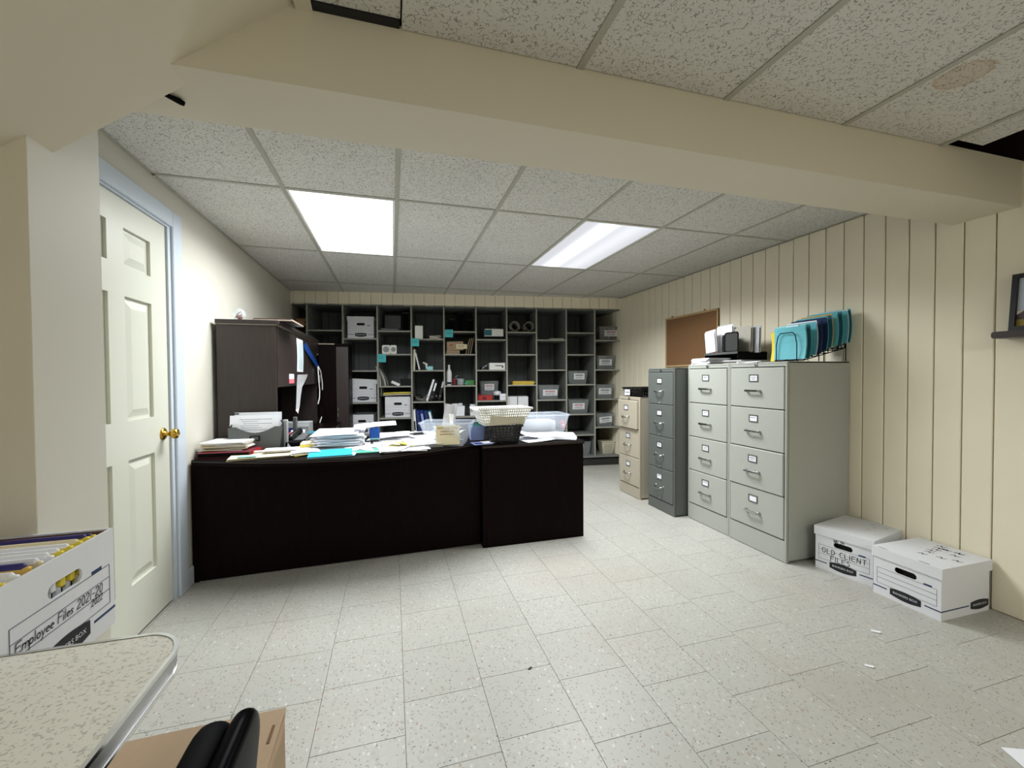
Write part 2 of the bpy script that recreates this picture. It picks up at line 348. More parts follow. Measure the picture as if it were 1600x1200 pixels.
GL = {  # pen strokes for hand lettering: width, strokes
 'E': (.7, [[(.6, 1), (0, .95), (0, .05), (.62, 0)], [(0, .52), (.5, .55)]]), 'e': (.5, [[(.05, .28), (.42, .3)]+arc(.24, .25, .2, .25, 10, 300)]),
 'm': (.75, [[(0, .5), (0, 0)], [(0, .35)]+arc(.18, .32, .17, .18, 160, 0, 5)+[(.35, 0)], [(.35, .35)]+arc(.53, .32, .17, .18, 160, 0, 5)+[(.7, 0)]]),
 'p': (.5, [[(0, .5), (0, -.45)], arc(.2, .26, .2, .25, 150, -150, 8)]), 'l': (.18, [[(.05, .95), (.05, 0)]]), 'o': (.5, [arc(.22, .25, .2, .25, 90, 450, 9)]),
 'y': (.5, [[(0, .5), (.2, .05)], [(.42, .5), (.08, -.42)]]), 'F': (.6, [[(0, 1), (0, 0)], [(0, 1), (.55, 1)], [(0, .55), (.42, .55)]]), 'i': (.18, [[(.06, .5), (.06, 0)], [(.06, .72), (.07, .78)]]),
 's': (.45, [[(.36, .46), (.14, .5), (.04, .38), (.3, .2), (.26, .04), (.0, .02)]]), '2': (.6, [arc(.24, .72, .22, .26, 160, -40, 6)+[(0, 0), (.5, 0)]]), '0': (.6, [arc(.25, .5, .23, .5, 90, 450, 10)]),
 '1': (.3, [[(.1, 1), (.1, 0)]]), '-': (.5, [[(.05, .45), (.4, .45)]]), 'O': (.75, [arc(.32, .5, .31, .5, 90, 450, 10)]), 'L': (.6, [[(0, 1), (0, 0), (.5, 0)]]),
 'D': (.7, [[(0, 1), (0, 0)]+arc(.05, .5, .52, .5, -90, 90, 7)]), 'C': (.7, [arc(.34, .5, .32, .5, 55, 305, 8)]), 'I': (.25, [[(.08, 1), (.08, 0)]]), 'N': (.7, [[(0, 0), (0, 1), (.55, 0), (.55, 1)]]),
 'T': (.65, [[(0, 1), (.6, 1)], [(.3, 1), (.3, 0)]]), 'S': (.6, [[(.5, .92), (.2, 1), (.03, .75), (.45, .4), (.42, .1), (.02, 0)]]), 'W': (.9, [[(0, 1), (.2, 0), (.4, .8), (.6, 0), (.8, 1)]]),
 'K': (.65, [[(0, 1), (0, 0)], [(.5, 1), (.02, .45), (.55, 0)]]), '5': (.6, [[(.5, 1), (.1, 1), (.06, .6)]+arc(.24, .33, .24, .32, 110, -130, 7)]), '9': (.6, [arc(.24, .7, .22, .28, 0, 360, 9)+[(.46, .7), (.4, 0)]]), ' ': (.4, [])}
def handwrite(mb, s, x, y, h, pen, slant=.0, gap=.18, rise=0, mx=None, z=.0):
    cx = x
    for ch in s:
        wd, st = GL[ch]
        for pl in st:
            mb.ribbon([(cx+(px*1+py*slant)*h, y+py*h+(cx-x)*rise) for px, py in pl], pen, z, mx)
        cx += (wd+gap)*h
    return cx
# ------------------------------------------------------------------ room frame: x right, y deep, z up; measured from the photograph
XL, XR, ZC = -1.18, 3.01, 2.29
BP = Vector((-1.17, 5.626, 0)); TH = math.atan2(-.1205, .9927); TS = Vector((math.cos(TH), math.sin(TH), 0)); BN = Vector((-math.sin(TH), math.cos(TH), 0))
def SH(s, d, z): p = BP+TS*s+BN*d; return (p.x, p.y, z)

# ---- floor
fl = S(B(-2.6, 3.15, -2.4, 6.6, -.12, -.004).o('floor', 'grout'))
B(-2.6, XL, -2.4, 6.6, -.004, 0).o('floor_strip', 'floor', fl); B(XL, XR, -2.4, .52, -.004, 0).o('floor_strip', 'floor', fl)
FX, P_ = -.2762, .3048
offs = {-1: 2.03, 0: 2.0777, 1: 2.2274}
tm = {}
for k in range(-3, 11):
    x0, x1 = FX+k*P_, FX+(k+1)*P_
    y = offs.get(k, 2.0777+[.152, .03, .19, .09, .27, .13][k % 6]) - 5*P_ - (.3048 if k % 2 else 0)
    while y < 5.15:
        a, b_ = max(x0, XL), min(x1, XR)
        if y > .2 and b_-a > .02:
            me_key = round(b_-a, 3)
            if me_key not in tm:
                ob = B(.0008, b_-a-.0008, .0008, P_-.0008, -.004, 0, b=.0006).o('floor_tile', 'floor', fl); tm[me_key] = ob.data
            else:
                ob = D.objects.new('floor_tile', tm[me_key]); C.objects.link(ob); ob.parent = fl
            ob.location = (a, y, 0)
        y += P_
B(XL, XR, 5.1, 5.7, -.004, -.001).o('floor_strip', 'floor', fl)
# ---- walls
wr = S(B(XR+.012, XR+.14, -2.4, 6.6, 0, 2.288).o('wall_right', 'groove'))
pl = None; pitch = .12665; y = 1.4-29*pitch
while y < 5.3:
    if pl is None:
        ob = B(0, .012, .003, pitch-.003, 0, 2.286, b=.003).o('plank', 'plank', wr); pl = ob.data
    else:
        ob = D.objects.new('plank', pl); C.objects.link(ob); ob.parent = wr
    ob.location = (XR, y, 0); y += pitch
wl = S(B(XL-.12, XL, 2.765, 6.6, 0, 2.6).o('wall_left', 'cream'))
MB().box(XL-.12, XL, 1.575, 1.895, 0, 2.6).o('wall_section', 'cream', wl); B(XL-.12, XL, 1.895, 2.765, 2.09, 2.6).o('door_header', 'cream', wl)
B(-2.6, XL-.12, 1.5, 1.6, 0, 2.6).o('wall_section', 'cream', wl)
wb = T('wall_back', None, None, SH(0, 0, 0), TH); S(wb)
B(-.2, 4.6, .64, .76, 0, 2.6).o('rear_panel', 'shelfback', wb)
B(-.02, 4.32, .012, .05, 2.128, 2.6).o('header_board', 'groove', wb)
for k in range(34):
    B(.004+k*.1297-.11, .1297*k+.1297-.11-.001, 0, .012, 2.128, 2.35, b=.002).o('plank', 'plank', wb)
wp = S(B(-2.5, -.85, 1.312, 1.575, 0, 2.3).o('wall_partition', 'cream'))
B(-2.5, -.8505, 1.3105, 1.313, 0, 2.3).o('painted_face', 'beige', wp)
S(B(-2.6, -2.5, -2.4, 1.5, 0, 2.6).o('wall_near_left', 'beige')); S(B(-2.6, 3.15, -2.5, -2.4, 0, 2.6).o('wall_front', 'beige'))
bm_ = S(B(-.851, XR+.01, 1.312, 1.575, 2.062, 2.289).o('beam', 'beige'))
st = MB(); sl = .765
st.add([(-.23, -2.4, 2.307), (-2.5, -2.4, 2.307-2.27*sl), (-2.5, -2.4, 2.42), (-.23, -2.4, 2.42), (-.23, 1.395, 2.307), (-2.5, 1.395, 2.307-2.27*sl), (-2.5, 1.395, 2.42), (-.23, 1.395, 2.42)],
       [(0, 3, 2, 1), (4, 5, 6, 7), (0, 1, 5, 4), (1, 2, 6, 5), (2, 3, 7, 6), (3, 0, 4, 7)])
S(st.o('stair_soffit_ceiling', 'beige'))
bb = S(B(XL, XL+.014, 2.865, 6.0, 0, .105, b=.003).o('baseboard_left', 'trim'))
# ---- door in the left wall
dr = S(T('door_1', None, None, (XL-.009, 1.93, 0), PI/2))      # local x runs along the wall (+y), local -y faces the room
DW = .80
rows = ((.262, .855), (1.04, 1.62), (1.76, 1.937)); cols = ((.085, .31), (.43, .652))
holes = [[(a, c), (b_, c), (b_, d_), (a, d_)] for a, b_ in cols for c, d_ in rows]
MB().prism([(0, .012), (DW, .012), (DW, 2.065), (0, 2.065)], 0, .035, holes, FRONT @ Matrix.Translation((0, 0, -.035))).o('door_leaf', 'door', dr)
for a, b_ in cols:
    for c, d_ in rows:
        m_ = MB(); e = .05; f_ = .014
        q = [(a, .014, c), (b_, .014, c), (b_, .014, d_), (a, .014, d_), (a+f_, .014, c+f_), (b_-f_, .014, c+f_), (b_-f_, .014, d_-f_), (a+f_, .014, d_-f_),
             (a+e, .003, c+e), (b_-e, .003, c+e), (b_-e, .003, d_-e), (a+e, .003, d_-e)]
        m_.add(q, [(0, 1, 5, 4), (1, 2, 6, 5), (2, 3, 7, 6), (3, 0, 4, 7), (4, 5, 9, 8), (5, 6, 10, 9), (6, 7, 11, 10), (7, 4, 8, 11), (8, 9, 10, 11)]).o('door_panel', 'door', dr)
kx = DW-.062
kb = MB().lathe([(.033, 0), (.033, .004), (.026, .009), (.012, .012), (.011, .03), (.017, .036), (.026, .046), (.028, .056), (.024, .066), (.014, .071), (0.003, .072)], 18, Matrix.Rotation(PI/2, 4, 'X')).o('door_knob', 'brass', dr, (kx, 0, .939), smooth=True)
kb['label'] = 'polished brass door knob'
B(DW-.004, DW+.003, .004, .03, .91, .97).o('latch_plate', 'brass', dr)
cs = S(T('trim_1', None, None, (XL, 1.93, 0), PI/2))
B(DW+.035, DW+.135, -.016, .0, 0, 2.17, b=.004).o('casing_side', 'trim', cs); B(-.135, -.035, -.016, 0, 0, 2.17, b=.004).o('casing_side', 'trim', cs); B(-.035, DW+.035, -.0155, 0, 2.078, 2.17, b=.004).o('casing_head', 'trim', cs)
B(DW+.004, DW+.035, -.002, .1, 0, 2.09).o('jamb', 'trim', cs); B(-.035, -.004, -.002, .1, 0, 2.09).o('jamb', 'trim', cs); B(-.004, DW+.004, -.002, .1, 2.068, 2.09).o('jamb', 'trim', cs)
B(-.1, DW+.1, .1, .12, 0, 2.2).o('backing', 'dk', cs)
# ---- ceilings: tees and lay-in tiles
ce = S(B(-2.6, 3.15, -2.4, 6.6, 2.6, 2.68).o('ceiling', 'plenum'))
B(XR+.005, XR+.14, -2.4, 6.6, 2.288, 2.6).o('plenum_side', 'plenum', ce); B(-.851, XR, 1.6, 1.66, 2.32, 2.6).o('plenum_joist', 'plenum', ce)
gx = [-.5719+.6096*k for k in range(6)]; gy = [2.588, 3.807, 5.026]
xs = [XL]+gx+[XR]; ys = [1.575]+gy+[5.75]
def tee(x0, x1, y0, y1): B(x0, x1, y0, y1, ZC-.004, ZC-.001, b=.001).o('ceiling_tee', 'tee', ce)
for x in gx: tee(x-.012, x+.012, 1.575, 5.75)
for y in gy:
    for a, b_ in zip(xs, xs[1:]): tee(a+(.012 if a != XL else 0), b_-(.012 if b_ != XR else 0), y-.012, y+.012)
tee(XL, XL+.018, 1.575, 5.75); tee(XR-.018, XR, 1.575, 5.6)
LC = {(1, 1), (4, 1)}
for i in range(7):
    for j in range(4):
        if (i, j) not in LC: B(xs[i]+.002, xs[i+1]-.002, ys[j]+.002, ys[j+1]-.002, ZC, ZC+.016, b=.002).o('ceiling_tile', 'tile', ce)
nx = [.036, .62, 1.22, 1.82, 2.415]; ZN = 2.277; ny = [-2.4, -1.13, .09, 1.312]
for x in nx[1:]: 
    for y0, y1 in zip(ny, ny[1:]): B(x-.013, x+.013, y0, y1, ZN-.004, ZN-.001, b=.001).o('ceiling_tee', 'tee', ce)
for y in ny[1:3]:
    for a, b_ in zip([-.24]+nx, nx+[XR]): B(a+.013, b_-.013, y-.013, y+.013, ZN-.004, ZN-.001, b=.001).o('ceiling_tee', 'tee', ce)
for a, b_ in zip(nx, nx[1:]):
    for y0, y1 in zip(ny, ny[1:]): B(a+.002, b_-.002, y0+.002, y1-.002, ZN, ZN+.016, b=.002).o('ceiling_tile', 'tile_stained' if a == 1.82 and y0 == .09 else 'tile', ce)
B(2.43, 2.605, .1, 1.262, ZN, ZN+.016, b=.002).o('ceiling_tile', 'tile', ce)         # cut tile beside the open gap
for y0, y1 in zip(ny[:2], ny[1:3]): B(2.43, XR-.002, y0+.002, y1-.002, ZN, ZN+.016, b=.002).o('ceiling_tile', 'tile', ce)
B(-.205, .034, .1, 1.284, ZN+.008, ZN+.024, b=.002).o('ceiling_tile', 'tile', ce)     # tile pushed up above the grid
B(-.25, -.206, -2.4, 1.312, ZN-.004, ZN+.05).o('angle_and_gap_shade', 'beige', ce); B(-.206, .032, 1.284, 1.312, ZN+.002, ZN+.03).o('angle_and_gap_shade', 'dk', ce)  # beige wall angle; dark strip stands in for the tile's shadow gap
for y0, y1 in zip(ny[:2], ny[1:3]): B(-.205, .034, y0+.002, y1-.002, ZN, ZN+.016, b=.002).o('ceiling_tile', 'tile', ce)
# ---- ceiling lights and the added near fill
def lamp(x, y, z, power, spread, wx=.54, wy=1.14):      # the tubes' light leaving through the lens, and the added fill
    ld = D.lights.new('tube_or_fill_light', 'AREA'); ld.shape = 'RECTANGLE'; ld.size = wx; ld.size_y = wy; ld.energy = power; ld.spread = math.radians(spread); ld.color = (.94, .98, 1)
    o_ = D.objects.new('tube_or_fill_light', ld); C.objects.link(o_); o_.location = (x, y, z)
lamp(-.267, 3.1975, ZC-.006, POWER_BRIGHT, 164); lamp(1.5615, 3.1975, ZC-.006, POWER_DIM, 150); lamp(1.0, -1.76, ZN-.03, POWER_FILL, 180)  # last call is the added fill, unseen behind the camera
def light(cx, mat, label):
    t = T('ceiling_light_or_fill', label, 'ceiling light', (cx, 3.1975, ZC))
    m_ = MB().prism([(-.298, -.602), (.298, -.602), (.298, .602), (-.298, .602)], -.003, .02, [[(-.28, -.584), (.28, -.584), (.28, .584), (-.28, .584)]]); m_.o('light_frame', 'white_pl', t)
    B(-.281, .281, -.585, .585, .001, .004).o('diffuser', mat, t)
    B(-.3, .3, -.605, .605, .021, .1).o('housing', 'white_pl', t)
light(-.267, emit_mat('bright_diffuser', LIGHT_BRIGHT), 'fully lit white ceiling light panel in the grid above the dark desk')
light(1.5615, emit_mat('dim_diffuser', LIGHT_DIM, [(-.09, LIGHT_DIM*.95, .055), (.12, LIGHT_DIM*.12, .1)]), 'dimmer ceiling light panel with one streaky tube, toward the filing cabinets')
fill_light = T('ceiling_light_or_fill', 'added fill light panel on the near ceiling, unseen behind the camera', 'ceiling light', (1.0, -1.76, ZN-.02))  # added panel, out of view, to brighten the near room
MB().prism([(-.298, -.598), (.298, -.598), (.298, .598), (-.298, .598)], -.003, .015, [[(-.28, -.58), (.28, -.58), (.28, .58), (-.28, .58)]]).o('light_frame', 'white_pl', fill_light); B(-.281, .281, -.581, .581, .001, .004).o('diffuser', emit_mat('fill_diffuser', LIGHT_FILL), fill_light)
# small dark wand poking out under the beam
MB().tube([(-.66, 1.39, 2.03), (-.619, 1.435, 2.052), (-.592, 1.462, 2.052), (-.584, 1.47, 2.051)], [.006, .006, .009, .007], 8).o('cable_end', 'blackm', bm_)
MB().box(-.645, -.625, 1.4, 1.44, 2.052, 2.063).o('cable_clip', 'blackm', bm_)
B(XR-.001, XR+.002, 3.9, 3.906, 1.95, 1.956).o('nail', 'dk', wr)
# ------------------------------------------------------------------ cubby shelving along the back wall
SC = [0.0, .171, .588, 1.0, 1.415, 1.825, 2.236, 2.64, 3.04, 3.45, 3.85, 4.225]
cu = T('cubby_shelving', 'tall grey painted cubby shelving filling the whole back wall', 'shelving', SH(0, 0, 0), TH)
ZT = 2.125
for s in SC[1:]:
    B(s-.0095, s+.0095, .003, .63, .13, ZT, b=.001).o('upright', 'shelfpaint', cu); B(s-.0095, s+.0095, 0, .003, .13, ZT).o('upright_edge', 'shelfedge', cu)
B(.004, 4.235, 0, .63, ZT, ZT+.018).o('top_board', 'shelfpaint', cu)
B(.004, 4.235, .63, .636, .0, ZT).o('back_panel', 'shelfback', cu)
B(.05, 4.235, .03, .6, .0, .098).o('plinth', 'plinth', cu); B(.004, 4.235, .0, .63, .115, .136).o('bottom_board', 'shelfpaint', cu); 
ODD = [1.82, 1.525, 1.12, .716, .434]; EVEN = [1.72, 1.319, .917, .513]
for i in range(1, 11):
    for z in (ODD if i % 2 else EVEN):
        if i == 10 and z == .513: z = .532
        a, b_ = SC[i]+.0095, SC[i+1]-.0095
        B(a, b_, .003, .63, z-.017, z).o('shelf', 'shelfpaint', cu); B(a, b_, 0, .003, z-.017, z).o('shelf_edge', 'shelfedge', cu)
for k in range(1, 33): B(k*.13, k*.13+.004, .626, .631, .14, ZT-.01).o('back_joint', 'plinth', cu)
t = tag(B(-.0, .158, .02, .10, 1.885, 1.972, b=.003).o('pine_board', 'pine', None, SH(.0, .1, 0), (0, 0, TH)), 'knotty pine board across the narrow gap left of the shelving', 'board')
MB().lathe([(.014, 0), (.014, .001)], 10, Matrix.Rotation(PI/2, 4, 'X')).o('knot', 'walnut', t, (.12, .0205, 1.925))
# ---- banker boxes
def squiggle(mb, x0, x1, z, h, y, rnd, mx=None):
    x = x0
    while x < x1:
        wdt = rnd.uniform(.004, .011); mb.add([(x, y, z), (min(x+wdt, x1), y, z), (min(x+wdt, x1), y, z+h), (x, y, z+h)], [(0, 1, 2, 3)], mx); x += wdt+.003
def banker(loc, rz, label, w=.315, d=.39, h=.262, lid=True, lidtilt=0, upside=False, side_logo=False, group='white record storage boxes', lettering=True, hf=.66, zf=.58):
    t = T('storage_box', label, 'box', loc, rz, group); th = .005; top = h-.004 if lid else h
    outer = [(-w/2, 0), (w/2, 0), (w/2, top), (-w/2, top)]; hz_ = h*hf
    hole = rrect(-.05, .05, hz_-.016, hz_+.016, .0155)
    m_ = MB().prism(outer, -th, 0, [hole], FRONT)                       # front wall with a real hand hole
    m_.box(-w/2, -w/2+th, th, d, 0, top).box(w/2-th, w/2, th, d, 0, top).box(-w/2, w/2, d-th, d, 0, top).box(-w/2+th, w/2-th, th, d-th, 0, th)
    m_.o('box_body', 'card', t)
    B(-w/2+th, w/2-th, .03, .034, .01, top-.03).o('hole_shade', 'dk', t)  # dark sheet paints in the shade behind the hand hole
    if lid:
        m2 = MB(); e = .006; L = .052
        m2.box(-w/2-e, w/2+e, -e, d+e, h-.002, h+.003).box(-w/2-e+.004, w/2+e-.004, -e, -e+.004, h-L, h-.002).box(-w/2-e+.004, w/2+e-.004, d+e-.004, d+e, h-L, h-.002).box(-w/2-e, -w/2-e+.004, -e, d+e, h-L, h-.002).box(w/2+e-.004, w/2+e, -e, d+e, h-L, h-.002)
        m2.o('box_lid', 'card', t, rot=(0, -lidtilt, 0), loc=(0, 0, .0 if not lidtilt else .012))
    y = -.0007; m3 = MB()
    x0, x1, z0, z1 = -w*.44, w*.44, h*.25, h*zf
    for a in ((x0, x1, z0), (x0, x1, z0+(z1-z0)*.36), (x0, x1, z0+(z1-z0)*.68), (x0, x1, z1)): m3.box(a[0], a[1], y, 0, a[2], a[2]+.0014)
    for a in (x0, x1): m3.box(a, a+.0014, y, 0, z0, z1)
    m3.o('label_lines', 'print', t)
    B(-w/2, -.085, y, 0, h*.165, h*.165+.006).o('stripe', 'navy', t); B(.085, w/2, y, 0, h*.165, h*.165+.006).o('stripe', 'navy', t); B(.08, .115, y, 0, z1, z1+.009).o('print_bar', 'navy', t)
    def logo(x, yy, mx, ln):
        pts = [(-.07, -.008)]+[(-.07+.14*k/8, -.016-.01*math.sin(PI*k/8)) for k in range(9)]+[(.07, .016)]+[(.07-.14*k/8, .016+.008*math.sin(PI*k/8)) for k in range(9)]
        MB().prism(pts, 0, .0012, (), mx).o('logo', 'logo', t)
    logo(0, 0, Matrix.Translation((0, 0, h*.17)) @ FRONT, 0)
    if lettering: word('lettering', 'BANKERS BOX', .0165, 'card', t, (0, -.0018, h*.17), sx=1.02)
    if side_logo:
        RX = Matrix.Translation((w/2, d*.78, h*.17)) @ Matrix.Rotation(PI/2, 4, 'Z') @ FRONT
        logo(0, 0, RX, 0); word('lettering', 'BANKERS BOX', .0165, 'card', t, (w/2+.0018, d*.78, h*.17), (PI/2, 0, PI/2))
        B(w/2, w/2+.0007, 0, d*.56, h*.165, h*.165+.006).o('stripe', 'navy', t)
    return t
banker(SH(.79, .06, 1.722), TH, 'white storage box with lid, top cubby of the second column', w=.315, h=.272, group=None)
banker(SH(.81, .06, .919), TH, 'white storage box with tilted lid, middle cubby beside the dark cupboard', w=.315, h=.275, lidtilt=-.06, group=None)
banker(SH(.79, .06, .515), TH, 'white storage box low in the shelving behind the paper piles', w=.285, h=.245, lid=False, group=None)
bd = banker(SH(1.235, .04, .718), TH, 'white storage box under the yellow folders in the shelving', w=.315, h=.262, lid=False, group=None)
MB().box(-.145, .145, .02, .3, .264, .268).o('box_top_flap', 'card', bd)
t = T('folder_tray', 'grey wire tray hung under a shelf above the boxed files', 'tray', SH(1.22, .03, 1.0), TH)
B(-.19, .19, 0, .3, -.008, -.004).o('tray_floor', 'charcoal', t); B(-.19, -.186, 0, .3, -.008, .1).o('tray_side', 'greyl', t); B(.186, .19, 0, .3, -.008, .1).o('tray_side', 'greyl', t)
for k, (mt, lb) in enumerate((('manila', 'manila folder, lower of the folders in the hung tray'), ('yellow', 'yellow folder lying on top in the hung tray'))):
    tag(MB().sheet(-.165, .175, 0, .24, lambda u, v_: .008*u+.004*math.sin(3*u), .012, 8, 2).o('file_folder', mt, None, SH(1.22, .05, .997+k*.021), (0, 0, TH)), lb, 'folder')
# ---- shelf contents, column by column
def put(name, label, cat, s, d, z, group=None): return T(name, label, cat, SH(s, d, z), TH, group)
t = put('network_router', 'flat black router box lying in an upper cubby', 'router', 1.14, .06, 1.82); B(-.125, .125, 0, .16, .004, .042, b=.006).o('case', 'black', t); B(-.1, .1, -.001, .0, .018, .024).o('light_bar', 'greyl', t)
for x in (-.09, .09): B(x-.01, x+.01, .02, .04, 0, .004).o('foot', 'blackm', t)
t = put('document_box', 'plain grey upright box behind the black router', 'box', 1.148, .35, 1.82); B(-.107, .107, 0, .08, 0, .24, b=.004).o('case', 'shelfback', t); B(-.1, .1, -.003, 0, .01, .23).o('front_panel', 'greyp', t)
def speaker(s, d, w, h, label, z=1.82):
    t = put('desktop_speaker', label, 'speaker', s, d, z); B(-w/2, w/2, 0, .12, 0, h, b=.006).o('cabinet', 'black', t); B(-w/2+.008, w/2-.008, -.004, 0, .02, h-.02, b=.002).o('grille', 'blackm', t)
    MB().lathe([(w*.28, 0), (w*.25, .004), (w*.08, .007)], 14, Matrix.Rotation(PI/2, 4, 'X')).o('speaker_cone', 'blackm', t, (0, -.004, h*.4))
speaker(1.325, .25, .095, .27, 'tall black speaker in the cubby right of the router')
speaker(1.93, .3, .087, .2, 'small black speaker, left one in the darkest top cubby'); speaker(2.05, .34, .105, .3, 'tallest black speaker, middle of three in the darkest top cubby'); speaker(2.18, .3, .1, .2, 'small black speaker, right one in the darkest top cubby')
for s, wd, lb in ((1.095, .1, 'square white desk clock with round face, left of the pair'), (1.186, .078, 'narrow white desk clock beside the square one')):
    t = put('desk_clock', lb, 'clock', s, .06, 1.525); MB().prism(rrect(-wd/2, wd/2, 0, .115, .018), -.03, 0, (), FRONT).o('clock_case', 'white_pl', t)
    MB().lathe([(wd*.38, 0), (wd*.38, .002)], 18, Matrix.Rotation(PI/2, 4, 'X')).o('clock_face', 'greyl', t, (0, 0, .06)); B(-.001, .001, -.004, -.002, .06, .085).o('clock_hand', 'ink', t); B(0, .02, -.004, -.002, .059, .061).o('clock_hand', 'ink', t)
for s, z, lb in ((1.05, 1.42, 'teal sticky note on the shelf edge above the leaning magazines'), (1.46, 1.622, 'teal sticky note on the shelf edge below the upright white box'), (1.888, 1.739, 'teal sticky note on the shelf edge above the brown cartons')):
    o_ = tag(MB().sheet(-.051, .051, 0, .1, lambda u, v_: .006*(1-v_)**2, .0008, 3, 5, FRONT).o('sticky_note', 'note', None, SH(s, -.001, z), (0, 0, TH)), lb, 'sticky note')
    m_ = MB(); squiggle(m_, -.03, .03, .05, .006, -.006, random.Random(3)); m_.o('handwriting', 'teal_d', o_)
def leaner(name, label, cat, s, z, w, h, d, tilt, mat, d0=.05, b=.002, spine=None, group=None, curve=0):
    t = put(name, label, cat, s, d0, z, group); t.rotation_euler = (0, tilt, TH)
    if curve:
        m_ = MB(); n = 8
        prof = [(-curve*math.sin(PI*k/n*.5+PI/2)*1.0+curve, h*k/n) for k in range(n+1)]
        poly = [(x, z_) for x, z_ in prof]+[(x+w, z_) for x, z_ in prof[::-1]]
        m_.prism(poly, -d, 0, (), FRONT); m_.o('pages', mat, t)
    else: B(0, w, 0, d, 0, h, b=b).o('cover', mat, t)
    if spine: B(w*.2, w*.8, -.0015, 0, h*spine[0], h*spine[1]).o('spine_label', spine[2], t)
    return t
for k, (s, mt) in enumerate(((1.012, 'greypap'), (1.045, 'charcoal'), (1.072, 'greypap'), (1.105, 'greyp'))):
    leaner('magazine', ['grey magazine sagging against the cubby side, leftmost', 'dark magazine second in the sagging row', 'grey magazine third in the sagging row', 'dark grey magazine at the right end of the sagging row'][k], 'magazine', s, 1.12, .02, .25-.01*k, .2, 0, mt, curve=-.05-.018*k, group=None)
t = put('card_carton', 'small white carton tilted on the shelf beside magazines', 'box', 1.2, .05, 1.135); t.rotation_euler = (0, .42, TH); B(-.055, .055, 0, .06, -.0, .034, b=.003).o('carton', 'white_pl', t)
t = put('desk_caddy', 'black mesh desk caddy with pens on the magazine shelf', 'caddy', 1.325, .11, 1.12); MB().frustum(.11, .09, .135, .11, 0, .09, .004).o('caddy_cup', 'black', t, (0, .05, 0)); MB().tube([(.03, .05, .01), (.05, .05, .155)], .004).o('pen', 'greyl', t); MB().tube([(-.02, .05, .01), (-.01, .06, .13)], .004).o('pen', 'blackm', t)
t = put('white_carton', 'upright white carton in the cubby above a teal note', 'box', 1.505, .06, 1.72); B(-.05, .05, 0, .1, 0, .172, b=.003).o('carton', 'white_pl', t); B(.04, .0505, .02, .08, .1, .14).o('side_print', 'greyl', t)
t = put('paper_stack', 'low untidy stack of white papers in the upright-carton cubby', 'paper', 1.71, .06, 1.72)
for k in range(5): MB().sheet(-.075+.01*(k % 2), .08-.012*(k % 3), 0, .2, lambda u, v_: .004*math.sin(4*u+k), .005, 5, 3).o('sheet', 'paper' if k % 2 else 'manila', t, (0, 0, .005+.009*k))
leaner('catalogue', 'cream catalogue standing at the left side of its cubby', 'book', 1.427, 1.319, .025, .27, .2, .03, 'ivory_pl'); leaner('catalogue', 'thin white catalogue leaning against the cream one', 'book', 1.5, 1.323, .016, .225, .2, -.22, 'paper')
t = put('label_gun', 'white price label gun with pale blue box below teal note', 'label maker', 1.58, .07, 1.319)
MB().tube([(-.03, .02, .1), (.0, .02, .085), (.03, .02, .07)], [.008, .011, .009]).o('barrel', 'white_pl', t); MB().tube([(.01, .02, .075), (.02, .02, .012)], [.01, .012]).o('handle', 'white_pl', t); 
t = put('tape_carton', 'pale mint carton in front of the label gun', 'box', 1.64, .05, 1.319); B(-.035, .04, 0, .07, 0, .05, b=.003).o('carton', 'mint', t)
t = put('paper_stack', 'loose curled papers left of the leaning binders', 'paper', 1.49, .06, .919)
for k in range(3): MB().sheet(0, .2, 0, .06, lambda u, v_: .1*(abs(u-.45)**1.5)*(1+.5*k)+.002, .0015, 9, 2).o('curled_sheet', 'greypap', t, (-.03-.01*k, .02*k, .008*k+.002), (0, 0, .1*k))
t = put('headset', 'black headset lying by the curled papers', 'headphones', 1.48, .2, .919); MB().tube([(.05*math.cos(a), 0, .03+.045*math.sin(a)) for a in [PI*k/8 for k in range(9)]], .006).o('headband', 'blackm', t)
for x in (-.05, .05): MB().lathe([(.02, -.01), (.026, 0), (.02, .01)], 12, Matrix.Rotation(PI/2, 4, 'Y')).o('ear_cup', 'black', t, (x, 0, .026))
for k, (s, w_, h_, mt, sp, lb) in enumerate(((1.585, .026, .29, 'paper', None, 'white binder leaning right in the binder cubby'), (1.632, .036, .262, 'black', (.5, .9, 'paper'), 'black binder with tall white spine label, leaning'),
                                            (1.685, .04, .292, 'blackm', None, 'plain black binder third in the leaning row'), (1.737, .036, .262, 'black', (.62, .92, 'paper'), 'black binder with small spine label at the end of the row'))):
    t = leaner('ring_binder', lb, 'binder', s, .925+.004*k, w_, h_, .25, .32-.03*k, mt, spine=sp)
    MB().lathe([(.008, 0), (.008, .001)], 10, Matrix.Rotation(PI/2, 4, 'X')).o('finger_hole', 'steel', t, (w_/2, -.0005, h_*.2))
leaner('ring_binder', 'white binder standing in the low cubby left of the blue ones', 'binder', 1.43, .515, .036, .295, .25, -.06, 'paper', spine=(.1, .5, 'ink'))
for k in range(4): leaner('ring_binder', ['blue binder with white spine strip, leftmost blue', 'blue binder second in the low row', 'blue binder third in the low row', 'dark green-edged binder at the right of the low row'][k], 'binder', 1.487+.058*k, .518, .044, .285-.004*k, .25, -.12-.03*k, 'binder_b' if k < 3 else 'teal_d', spine=(.2, .85, 'lavender' if k == 1 else 'dkblue') if k != 3 else (.5, .95, 'paper'))
t = put('kraft_carton', 'flattish brown carton under the other in the carton cubby', 'box', 1.94, .06, 1.525); B(-.088, .085, 0, .2, 0, .05, b=.003).o('carton', 'kraft', t); B(-.088, .085, -.001, 0, .022, .024).o('flap_seam', 'card_in', t)
